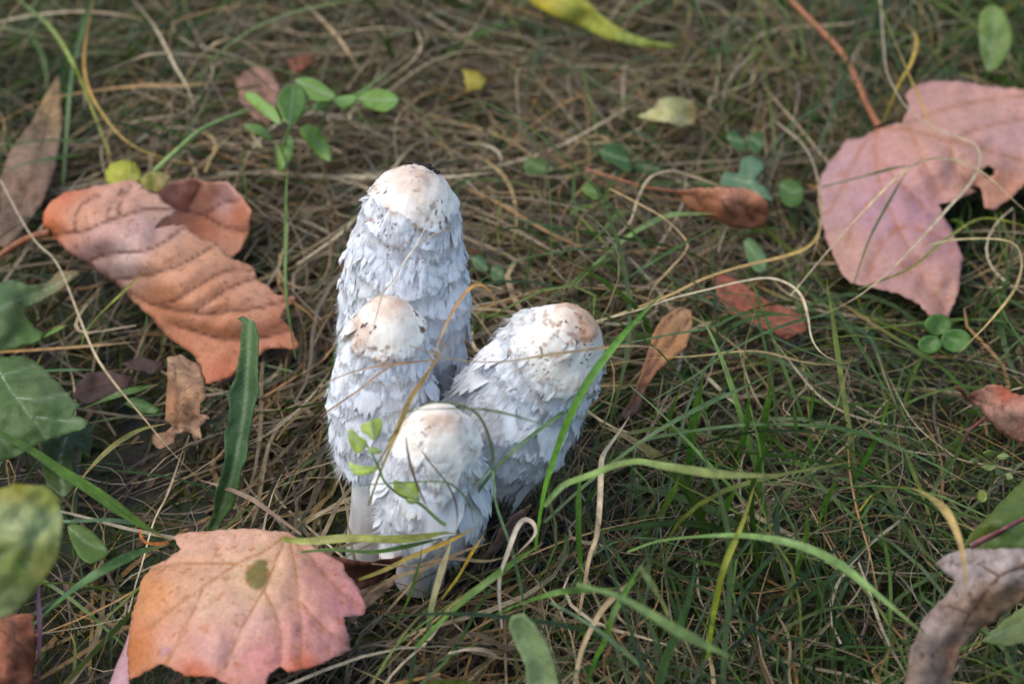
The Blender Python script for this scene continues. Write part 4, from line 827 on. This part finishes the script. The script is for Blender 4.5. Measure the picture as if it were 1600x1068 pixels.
 ('bright white straw sweeping in a long S beyond the leaning mushroom', [(900,512),(922,504),(994,485),(1050,466),(1110,451),(1155,440),(1200,434),(1233,444),(1252,462),(1262,492),(1269,530),(1290,556),(1330,570)], (.03,.05,.045), 4.2, (204,190,158), (200,184,148), 'h', SW),
 ('fine tan straw zigzagging above the winged seed', [(951,294),(994,316),(1039,342),(1072,376),(1069,395),(1042,425),(1020,451),(1001,500)], (.045,.045,.025), 3.2, (190,160,110), ST, 'h', SW),
 ('yellow-and-tan straw sweeping round below the folded cinnamon leaf', [(915,508),(930,503),(994,481),(1050,459),(1102,434),(1162,415),(1218,402),(1260,387),(1278,365),(1278,342),(1256,312)], (.025,.04,.04), 5.5, (186,160,112), (190,156,80), 'h', SW),
 ('grey straw hoop left of the folded cinnamon leaf', [(935,392),(982,350),(997,309),(1016,277),(1050,267),(1087,277),(1125,290),(1160,300)], (.02,.045,.03), 5, (180,166,138), ST, 'h', SW),
 ('dark green blade rising to the folded cinnamon leaf', [(900,494),(956,451),(1012,414),(1069,380),(1110,359),(1122,347)], (.02,.045,.05), 4.5, G2, G2, 'h', GB),
 ('broad pale green blade reaching the folded cinnamon leaf', [(890,452),(945,399),(994,361),(1042,337),(1080,334),(1120,334)], (.02,.035,.03), 9, (110,146,96), (140,168,116), 'h', GB),
 ('long low green blade crossing the winged seed', [(968,538),(1050,522),(1110,511),(1162,489),(1218,490),(1270,500)], (.03,.04,.03), 5, G2, G2, 'h', GB),
 ('long dark green blade sweeping up across the grass right of the winged seed', [(1020,625),(1087,586),(1140,548),(1200,518),(1252,500),(1340,482)], (.03,.05,.04), 4.5, G2, (88,118,80), 'h', GB),
 ('thin yellowish blade crossing low right of the winged seed', [(940,572),(1010,560),(1087,556),(1180,548),(1260,566),(1330,572)], (.03,.045,.035), 3.4, (170,150,90), ST, 'h', SW),
 # over and beside the mauve-pink leaf
 ('pale straw draped down and across the mauve-pink leaf', [(1375,-10),(1381,76),(1387,116),(1412,162),(1442,190),(1493,212),(1523,225),(1531,248),(1518,283),(1483,323),(1437,374),(1377,435),(1311,480),(1235,505)], (.05,.05,.035), 4.2, (178,162,136), (196,180,148), 'h', SW),
 ('white straw arching over the middle of the mauve-pink leaf', [(1235,462),(1296,389),(1351,328),(1412,268),(1458,248),(1503,253),(1543,275),(1584,313),(1620,345)], (.03,.06,.045), 4, (200,184,150), ST, 'h', SW),
 ('green blade with straw tip falling onto the mauve-pink leaf', [(1368,-10),(1392,50),(1422,121),(1442,167),(1463,232)], (.07,.06,.045), 4, (98,128,76), (196,160,96), 'h', GB),
 ('olive hooked blade above the mauve-pink leaf', [(1380,190),(1405,130),(1424,98),(1432,60),(1418,42),(1396,33)], (.03,.06,.06), 6, (140,140,80), (200,164,56), 'h', GB),
 ('straw loop hanging off the right of the clover', [(1440,386),(1493,374),(1574,376),(1596,404),(1586,450),(1548,500),(1513,536),(1490,560)], (.04,.05,.03), 4.2, (176,164,120), (190,160,100), 'h', SW),
 ('tan straw running down beside the left lobe of the mauve-pink leaf', [(1212,190),(1255,227),(1276,273),(1283,344),(1268,409)], (.03,.035,.02), 5, (150,136,112), ST, 'h', SW),
 ('dark green blade lying over the mauve-pink leaf', [(1285,292),(1340,278),(1400,262),(1430,258)], (.034,.036,.036), 4, G2, G2, 'h', GB),
 ('dark blade slanting over the lower lobe of the mauve-pink leaf', [(1335,440),(1360,370),(1395,305),(1420,262)], (.03,.036,.04), 4, (92,104,80), G2, 'h', GB),
 ('yellow-green blade lying below the mauve-pink leaf lobe', [(1340,452),(1420,420),(1475,376),(1530,342),(1585,348),(1620,362)], (.03,.036,.03), 4, (110,130,60), GY, 'h', GB),
 # lower right tuft
 ('wide soft green blade bending over the tuft', [(850,790),(880,758),(916,744),(984,721),(1047,729),(1122,740),(1200,742),(1232,738)], (.07,.09,.085), 13, (104,150,76), (150,158,110), 'h', GB),
 ('light green blade slanting down through the tuft', [(982,600),(1029,642),(1070,684),(1115,732),(1152,770),(1190,806)], (.06,.055,.03), 5, (122,158,98), G3, 'h', GB),
 ('long dark green blade sweeping up through the tuft', [(850,816),(900,770),(954,725),(1029,672),(1104,631),(1179,597),(1212,578)], (.03,.06,.06), 7, (84,116,80), (104,134,100), 'h', GB),
 ('long green blade lying flat across the tuft to the pinkish tan leaf', [(984,691),(1085,672),(1179,663),(1272,665),(1347,676),(1460,725),(1540,770)], (.04,.05,.04), 5.5, (84,122,80), G2, 'h', GB),
 ('long light green blade arching over the lower tuft', [(980,862),(1029,845),(1100,837),(1160,836),(1216,843),(1272,860),(1319,886),(1368,926),(1432,980),(1450,1000)], (.05,.075,.06), 12, (120,160,96), (128,162,110), 'h', GB),
 ('yellow and tan blade hooped over near the curled grey-mauve leaf', [(1343,797),(1368,770),(1413,760),(1447,772),(1477,797),(1497,837),(1507,886),(1508,940)], (.04,.085,.075), 12, (176,164,64), (170,140,96), 'h', GB),
 ('yellow-green blade slanting up in the middle of the tuft', [(1105,1030),(1117,947),(1132,884),(1159,820),(1179,758)], (.02,.06,.075), 9, (140,170,60), (160,160,70), 'h', GB),
 ('tan bent straw rising from the tuft', [(896,1075),(907,1022),(922,985),(945,947),(979,914),(1000,890)], (.03,.045,.045), 8, (190,166,130), ST, 'h', SW),
 ('wide blurred grey-green blade lying over the lower tuft', [(900,912),(919,917),(960,929),(997,947),(1035,970),(1072,992),(1150,1030)], (.085,.085,.075), 15, (110,144,92), (116,146,96), 'h', GB),
 ('short pale green blade in the lower tuft', [(1000,884),(1010,900),(1024,921),(1048,966)], (.08,.07,.05), 11, (140,164,116), (160,164,120), 'h', GB),
 ('straight green blade standing left in the tuft', [(908,925),(907,880),(904,835),(905,760),(912,720)], (.012,.04,.06), 8, (70,128,44), G1, 'h', GB),
 ('green blade leaning right in the lower tuft', [(918,1065),(930,1030),(945,1000),(960,955),(990,902),(1010,870)], (.02,.045,.05), 9, (72,124,48), G1, 'h', GB),
 ('broad green blade slanting up to the mushroom feet', [(650,1010),(697,962),(754,914),(800,880),(850,846)], (.02,.04,.05), 10, (82,132,52), G1, 'h', GB),
 ('green blade bending right from the bleached cane-shaped straw', [(770,962),(810,944),(870,925),(922,921),(970,918)], (.03,.05,.045), 9, (78,126,56), G1, 'h', GB),
 ('thin blue-green blade slanting down the lower tuft', [(860,940),(905,965),(945,992),(990,1030),(1020,1060)], (.06,.055,.04), 7, BL, (130,160,120), 'h', GB),
 ('tan straw lying in front of the short mushroom foot', [(560,935),(610,905),(660,888),(720,862),(770,846)], (.02,.035,.03), 6, (150,126,92), ST, 'h', SW),
 ('grey straw slanting over the short mushroom foot', [(600,960),(640,915),(670,880),(700,850)], (.015,.03,.035), 5, (140,122,98), ST, 'h', SW),
 ('brown straw crossing the short mushroom foot', [(580,880),(640,884),(700,872),(760,876),(800,866)], (.03,.035,.025), 5, (128,102,70), ST, 'h', SW),
 ('thin green blade rising over the short mushroom foot', [(615,985),(640,930),(655,880),(660,850)], (.01,.03,.045), 5, G1, G2, 'h', GB),
 ('dark straw curl at the foot of the lower tuft', [(700,1020),(730,1014),(760,1016),(784,1030)], (.02,.022,.014), 7, (180,166,152), ST, 'h', SW),
]
for k, (bx, by, tx, ty, wd) in enumerate(((1074,772,1100,580,11), (1145,740,1172,612,10), (1186,775,1208,584,12), (1235,752,1240,625,8), (1269,735,1273,600,6), (1330,760,1395,610,7), (1040,700,1066,600,6), (1010,830,1062,742,10), (1270,860,1310,742,8), (905,800,960,700,8), (1130,830,1150,760,9), (1240,905,1262,800,9))):
    mx, my = (bx+tx)/2-6+12*(k % 2), (by+ty)/2
    TR.append(('upright flat green blade standing in the tuft right of the mushrooms', [(bx, by), (mx, my), (tx, ty)], (.008, .04, .075), wd, (66+6*(k % 4), 122+5*(k % 3), 44), G1, 'h', GB))
for k, r in enumerate(TR):
    lab, pts, h, wp, c, c2, mode, nm = r
    cat_g = 'upright green blades in the tuft' if lab.startswith('upright flat') else None
    trace(lab, pts, h, wp*1.1, c, c2, mode, nm, cat_g, seed=200+k)

# --- the mat of dry and green grass
FL = np.array([  # px, py, direction (deg, picture plane), spread, density of dry, share of fine green
 (60,60,55,45,.7,1.3),(250,40,60,45,.8,1.0),(300,200,20,32,1.1,.6),(420,290,12,25,1.2,.3),(560,60,30,45,.9,.7),(600,200,12,28,1.2,.35),(700,110,4,35,1.1,.7),(850,60,150,45,1.0,.7),(850,230,110,45,1.0,.7),
 (790,340,150,35,1.2,.35),(1000,120,5,40,1.0,.8),(1150,80,95,45,.9,.9),(1200,200,70,45,1.0,.8),(1350,60,60,45,.8,1.2),(1550,120,60,45,.6,1.3),(1000,400,25,35,1.1,.7),(1100,600,10,35,.9,1.1),
 (1400,650,155,40,.6,1.4),(1300,900,60,60,.6,1.4),(1500,700,150,45,.5,1.4),(1050,780,60,55,.6,1.6),(900,900,60,50,.75,1.3),(700,930,38,22,1.3,.5),(760,1040,25,35,1.0,.7),(480,520,58,25,1.0,.3),(430,700,52,26,1.0,.35),
 (260,760,45,50,.5,.35),(120,830,40,60,.15,.35),(90,950,60,60,.25,.5),(150,640,20,45,.25,.35),(220,600,30,50,.25,.3),(180,480,50,50,.3,.4),(40,440,50,45,.5,.5),(560,950,40,25,1.0,.5),(500,760,60,35,.8,.4),(1550,420,60,60,.5,1.0),(1250,700,160,45,.9,1.2)])
def field(px, py):
    d = 1/(((px[:, None]-FL[:, 0])**2+(py[:, None]-FL[:, 1])**2)/1e4+.15)**2; d /= d.sum(1, keepdims=True)
    a2 = np.radians(FL[:, 2])*2
    ang = np.arctan2(d@np.sin(a2), d@np.cos(a2))/2
    return ang, np.radians(d@FL[:, 3]), d@FL[:, 4], d@FL[:, 5]
def to_world_dir(px, py, ang):
    """ground direction that shows in the picture at this angle"""
    dx, dy = np.cos(ang), np.sin(ang)/math.sin(TH+.0)
    return np.arctan2(dy, dx)
PAL_DRY = np.array([lin(c) for c in ((160,140,106),(138,120,90),(178,160,128),(112,96,74),(164,140,94),(140,126,106),(192,178,148),(96,82,64),(164,126,76),(126,110,90))])
PAL_GRN = np.array([lin(c) for c in ((66,98,42),(78,112,48),(58,86,50),(90,122,62),(74,104,74),(108,128,56),(64,100,36))])
def build_strands(n, box, Lr, Wr, kindp, S=10, zr=(0, .022), pitch=(0, .12), arch=0.0, green=False, weight=None, seed=1, azfree=False, wig=.5):
    R_ = np.random.default_rng(seed)
    x = R_.uniform(box[0], box[1], n); y = R_.uniform(box[2], box[3], n)
    px, py, dep = proj(np.stack([x, y, np.full(n, .008)], 1))
    ang, spr, dens, gsh = field(np.clip(px, -200, 1800), np.clip(py, -200, 1300))
    pr = (gsh*.95 if green else dens**1.35)/1.4
    keep = R_.random(n) < pr
    x, y, ang, spr, gsh = x[keep], y[keep], ang[keep], spr[keep], gsh[keep]; n = len(x)
    clump = (vn(x*22, y*22, seed)-.5)*1.0
    a = ang+R_.normal(0, 1, n)*spr+clump*spr*1.2
    az = to_world_dir(0, 0, a)+np.where(R_.random(n) < .5, 0, np.pi)
    L_ = R_.uniform(*Lr, n); W_ = R_.uniform(*Wr, n)*(.6+.8*R_.random(n)**2)
    if not green: W_ = W_*(1.2-.36*gsh); L_ = L_*np.where(gsh > 1.05, R_.uniform(.35, 1, n), 1)
    p0 = R_.normal(pitch[0], pitch[1], n); z0 = R_.uniform(*zr, n)**1.0
    t = np.linspace(0, 1, S+1)
    ph = R_.uniform(0, 6.28, n); fq = R_.uniform(1, 4.5, n); am = R_.normal(0, wig, n); az1 = R_.normal(0, wig*1.3, n)
    azt = az[:, None]+am[:, None]*np.sin(fq[:, None]*t*2+ph[:, None])+az1[:, None]*t
    arc = R_.uniform(.6, 1.3, n)*arch
    pit = p0[:, None]-arc[:, None]*t[None]+.16*np.sin(t[None]*R_.uniform(3, 9, n)[:, None]+ph[:, None]*2)
    ds = (L_/S)[:, None]
    step = np.stack([np.cos(pit)*np.cos(azt), np.cos(pit)*np.sin(azt), np.sin(pit)], -1)*ds[..., None]
    Pp = np.zeros((n, S+1, 3)); Pp[:, 1:] = np.cumsum(step[:, :-1], 1)
    Pp[:, :, 0] += x[:, None]; Pp[:, :, 1] += y[:, None]
    if arch == 0: Pp[:, :, :2] -= (Pp[:, S//2, None, :2]-np.stack([x, y], 1)[:, None])        # lying strands are centred on their spot
    gz = ground_z(Pp[..., 0], Pp[..., 1])
    Pp[:, :, 2] = np.maximum(Pp[:, :, 2]+z0[:, None], .001+z0[:, None]*.35)+gz
    # strands keep clear of mushrooms and do not pass through or lie over the fallen leaves
    bad = np.zeros(n, bool)
    for B, A, RM, capL in MUSH:
        ab = A-B; L2 = ab@ab; tt = np.clip(((Pp-B)@ab)/L2, 0, 1); dist = np.linalg.norm(Pp-(B+tt[..., None]*ab), axis=-1)
        capz = tt > 1-capL/math.sqrt(L2)
        bad |= (dist < np.where(capz, RM*1.08, RM*.5)).any(1)
    i = np.clip(((Pp[..., 0]-X0)/CELL).astype(int), 0, NX-1); j = np.clip(((Pp[..., 1]-Y0)/CELL).astype(int), 0, NY-1)
    over = ((Pp[..., 2] > LEAFZ[i, j]-.0015)).any(1)
    bad |= over & (R_.random(n) < .97)
    qx, qy, qd = proj(Pp)
    i = np.clip(((qx+POFF)/PSC).astype(int), 0, PW-1); j = np.clip(((qy+POFF)/PSC).astype(int), 0, PH-1)
    frontl = (qd < PDEP[i, j]-.002) & (PDEP[i, j] < 5)
    bad |= frontl.any(1) & (R_.random(n) < .93)
    frontm_ = (qd < PMUSH[i, j]-.001) & (PMUSH[i, j] < 5) & (qy < 840)
    bad |= frontm_.any(1) & (R_.random(n) < .95)
    ok = ~bad; Pp = Pp[ok]; W_ = W_[ok]; n = len(Pp); px = proj(Pp[:, S//2])
    tan = np.gradient(Pp, axis=1); tan /= np.linalg.norm(tan, axis=2)[..., None]+1e-12
    side = np.cross(tan, np.array([0, 0, 1.0])); side /= np.linalg.norm(side, axis=2)[..., None]+1e-9
    nn = np.cross(side, tan); ro = (R_.normal(0, .6, n)[:, None]+R_.normal(0, 1.0, n)[:, None]*t[None])
    s2 = side*np.cos(ro)[..., None]+nn*np.sin(ro)[..., None]
    taper = np.clip(np.minimum(.6+1.2*t, 1)*np.minimum(1, (1-t)*3.5+.05), .05, 1)
    hw = (W_[:, None]*taper[None]/2)[..., None]
    Vv = np.stack([Pp-s2*hw, Pp+s2*hw], 2)
    pal = PAL_GRN if green else PAL_DRY
    ci = R_.integers(0, len(pal), n); c = pal[ci]*R_.uniform(.5, 1.2, (n, 1))
    tipc = PAL_DRY[R_.integers(0, len(PAL_DRY), n)] if green else c*R_.uniform(.7, 1.2, (n, 1))
    mixt = (sstep(.55, 1.05, t)[None]*(R_.random((n, 1)) < (.35 if green else 1)))[..., None]
    Cc = c[:, None]*(1-mixt)+tipc[:, None]*mixt
    Cc = np.repeat(Cc[:, :, None], 2, 2)
    if green: Cc = Cc*GREENING
    return Pp, Vv, np.clip(Cc, 0, 1), W_
def strand_uv(n, s1):
    a = np.tile(np.array([-1., 1.]), n*s1)*.8+np.repeat(np.arange(n)*7.3, s1*2)
    return np.stack([a, np.tile(np.repeat(np.linspace(0, 40, s1), 2), n)], 1)
def strands_mesh(name, Vv, Cc, mat):
    n, s1 = Vv.shape[:2]
    q = grid_quads(2, s1); Q = (np.arange(n)[:, None, None]*(s1*2)+q[None]).reshape(-1, 4)
    return mesh_np(name, Vv.reshape(-1, 3), Q, mat, Cc.reshape(-1, 3), uv=strand_uv(n, s1))
BOX = (-.46, .46, -.33, .62)
LANDM = [(n_, *P(x_, y_, .01)[:2]) for n_, x_, y_ in (('the taupe leaf', 45, 270), ('the rolled orange leaf', 240, 420), ('the seedling', 470, 180), ('the tallest mushroom', 600, 560), ('the leaning mushroom', 850, 680),
  ('the short mushroom', 660, 890), ('the peach leaf', 370, 940), ('the yellow pointed leaf', 880, 40), ('the pale curled leaf', 1040, 175), ('the folded cinnamon leaf', 1130, 320), ('the winged seed', 1040, 540),
  ('the mauve-pink leaf', 1430, 300), ('the oval grey-green leaf', 1550, 80), ('the clover', 1475, 525), ('the pinkish tan leaf', 1560, 650), ('the grey-mauve leaf', 1510, 960), ('the yellow hooped blade', 1420, 770), ('the lanceolate leaf', 370, 660), ('the cane-shaped straw', 800, 900), ('the rusty leaf', 1190, 480), ('the orange arching blade', 140, 90), ('the orange leaf stalk', 1300, 70))]
def pick_big(Vv, Pp, W_, n, rng_px=(-40, 1640, -40, 1110)):
    """the strands that show largest inside the frame"""
    px, py, dep = proj(Pp); inn = ((px > 0) & (px < 1600) & (py > 0) & (py < 1068)).mean(1)
    ln = np.linalg.norm(np.diff(Pp, axis=1), axis=2).sum(1)
    sc = inn*ln*W_/dep.mean(1)**2*(.3+np.clip(Pp[..., 2].max(1)/.03, 0, 2))
    return np.argsort(-sc)[:n]
def singles(name, Vv, Cc, idx, mat, labelf, cat, group):
    q = grid_quads(2, Vv.shape[1])
    for i in idx:
        o_ = link(name, mesh_np(name, Vv[i].reshape(-1, 3), q, mat, Cc[i].reshape(-1, 3), uv=strand_uv(1, Vv.shape[1])+i))
        mid = Vv[i].mean(1); cm = Cc[i].reshape(-1, 3).mean(0); lum = cm.mean()
        ln = np.linalg.norm(np.diff(mid, axis=0), axis=1).sum(); ch = np.linalg.norm(mid[-1]-mid[0])/ln
        shape = 'strongly bent' if ch < .82 else 'gently curved' if ch < .965 else 'nearly straight'
        if mat is M_DRY: tone = 'pale' if lum > .27 else 'dark brown' if lum < .13 else 'golden' if cm[0]/(cm[2]+1e-6) > 2.4 else 'tan'
        else: tone = 'yellow-green' if cm[0] > .75*cm[1] else 'light green' if lum > .13 else 'dark green' if lum < .075 else 'mid-green'
        near = min(LANDM, key=lambda t_: np.hypot(t_[1]-mid[5, 0], t_[2]-mid[5, 1]))[0]
        size = 'long' if ln > .115 else 'short' if ln < .08 else 'medium'
        tag(o_, f'{size} {tone} {shape} {labelf} near {near}', cat, group)
def mass(name, label, cat, parts, mat):
    Vv, Cc = parts
    o_ = link(name, strands_mesh(name, Vv, Cc, mat)); kind(o_, 'stuff'); tag(o_, label, cat); return o_
# dry thatch
Pp, Vv, Cc, W_ = build_strands(31000, BOX, (.05, .16), (.0007, .0017), None, zr=(-.004, .028), pitch=(0, .10), seed=21)
big = pick_big(Vv, Pp, W_, 110)
singles('dry_straw', Vv, Cc, big, M_DRY, 'straw', 'straw', 'loose straws on the dry grass mat')
rest = np.setdiff1d(np.arange(len(Vv)), big)
mass('dry_grass', 'matted tan dry grass covering the soil', 'grass', (Vv[rest], Cc[rest]), M_DRY)
# fine and broad green grass
Pp, Vv, Cc, W_ = build_strands(12000, BOX, (.06, .15), (.0007, .0015), None, zr=(0, .014), pitch=(.55, .30), arch=1.1, green=True, seed=31, wig=.3)
Pb, Vb, Cb, Wb = build_strands(2600, BOX, (.05, .12), (.0014, .0028), None, zr=(0, .010), pitch=(.9, .30), arch=1.2, green=True, seed=33, wig=.25)
big = pick_big(Vb, Pb, Wb, 90)
singles('grass_blade', Vb, Cb, big, M_GRASS, 'broad blade', 'grass blade', 'broad green blades growing through the dry grass')
rest = np.setdiff1d(np.arange(len(Vb)), big)
mass('green_grass', 'fine green grass growing through the dry mat', 'grass', (np.concatenate([Vv, Vb[rest]]), np.concatenate([Cc, Cb[rest]])), M_GRASS)
# long loose strands looping above the mat
Pl, Vl, Cl, Wl = build_strands(700, BOX, (.13, .27), (.0007, .0013), None, S=16, zr=(.004, .02), pitch=(.55, .25), arch=1.25, seed=51, wig=.75)
singles('dry_straw', Vl, Cl, pick_big(Vl, Pl, Wl, 70), M_DRY, 'looping straw', 'straw', 'long straws looping above the grass mat')
Pl, Vl, Cl, Wl = build_strands(700, BOX, (.12, .24), (.0007, .0014), None, S=16, zr=(.004, .014), pitch=(.75, .25), arch=1.4, green=True, seed=53, wig=.5)
singles('grass_blade', Vl, Cl, pick_big(Vl, Pl, Wl, 70), M_GRASS, 'thin looping blade', 'grass blade', 'long thin green blades looping above the mat')
# moss: short upright shoots in the gaps
Rm = np.random.default_rng(5); n = 60000
x = Rm.uniform(-.4, .4, n); y = Rm.uniform(-.3, .5, n); ok = fbm(x*14, y*14, 77, 3) > .44; x, y = x[ok], y[ok]; n = len(x)
zb = ground_z(x, y); hgt = Rm.uniform(.003, .011, n); an = Rm.uniform(0, 6.28, n); le = Rm.normal(0, .35, (n, 2))*hgt[:, None]; wd = Rm.uniform(.0004, .0010, n)
cx, sx = np.cos(an)*wd, np.sin(an)*wd
V = np.stack([np.stack([x-cx, y-sx, zb-.001], 1), np.stack([x+cx, y+sx, zb-.001], 1), np.stack([x+le[:, 0], y+le[:, 1], zb+hgt], 1)], 1).reshape(-1, 3)
mc = lin((92, 104, 36))*Rm.uniform(.5, 1.5, (n, 1)); C = np.repeat(mc, 3, 0)
o = link('moss', mesh_np('moss', V, np.arange(n*3).reshape(-1, 3), M_GRASS, C)); kind(o, 'stuff'); tag(o, 'low green moss on the dark soil between grass', 'moss')
# crumbs of rotted leaf and bark on the soil
n = 9000; x = Rm.uniform(-.4, .4, n); y = Rm.uniform(-.3, .5, n); z = ground_z(x, y)+.0008; an = Rm.uniform(0, 6.28, n); sz = Rm.uniform(.0006, .0028, n)
tl = Rm.normal(0, .5, (n, 2)); off = np.array([(-1, -.5), (.9, -.6), (1.1, .5), (-.8, .6)])
ox = (off[None, :, 0]*np.cos(an)[:, None]-off[None, :, 1]*np.sin(an)[:, None])*sz[:, None]; oy = (off[None, :, 0]*np.sin(an)[:, None]+off[None, :, 1]*np.cos(an)[:, None])*sz[:, None]
V = np.stack([x[:, None]+ox, y[:, None]+oy, z[:, None]+np.maximum(ox*tl[:, :1]+oy*tl[:, 1:], -.0006)+sz[:, None]*.3], -1).reshape(-1, 3)
C = np.repeat(lin((92, 72, 52))*Rm.uniform(.25, 1.6, (n, 1)), 4, 0)
o = link('leaf_litter', mesh_np('leaf_litter', V, np.arange(n*4).reshape(-1, 4), M_DRY, C, smooth=False)); kind(o, 'stuff'); tag(o, 'dark brown crumbled leaf litter on the soil', 'litter')
# hair-thin bleached grass threads
FLs = FL[:, 4].copy(); FL[:, 4] = 1.1
Pp, Vv, Cc, W_ = build_strands(4000, BOX, (.03, .11), (.0003, .0006), None, zr=(0, .020), pitch=(.05, .25), seed=61, wig=.7)
FL[:, 4] = FLs
mass('dry_grass', 'hair-thin bleached grass threads over the dark soil', 'grass', (Vv, np.clip(Cc*1.25, 0, 1)), M_DRY)
# dry grass going on beyond the part in view
Pp, Vv, Cc, W_ = build_strands(9000, (-1.5, 1.5, -1.0, 2.2), (.10, .25), (.002, .004), None, zr=(0, .03), pitch=(.1, .2), seed=41)
m_ = Pp[:, 5]; far = (np.abs(m_[:, 0]) > .42) | (m_[:, 1] > .58) | (m_[:, 1] < -.30)
mass('dry_grass', 'dry grass continuing around the clearing', 'grass', (Vv[far], Cc[far]), M_DRY)
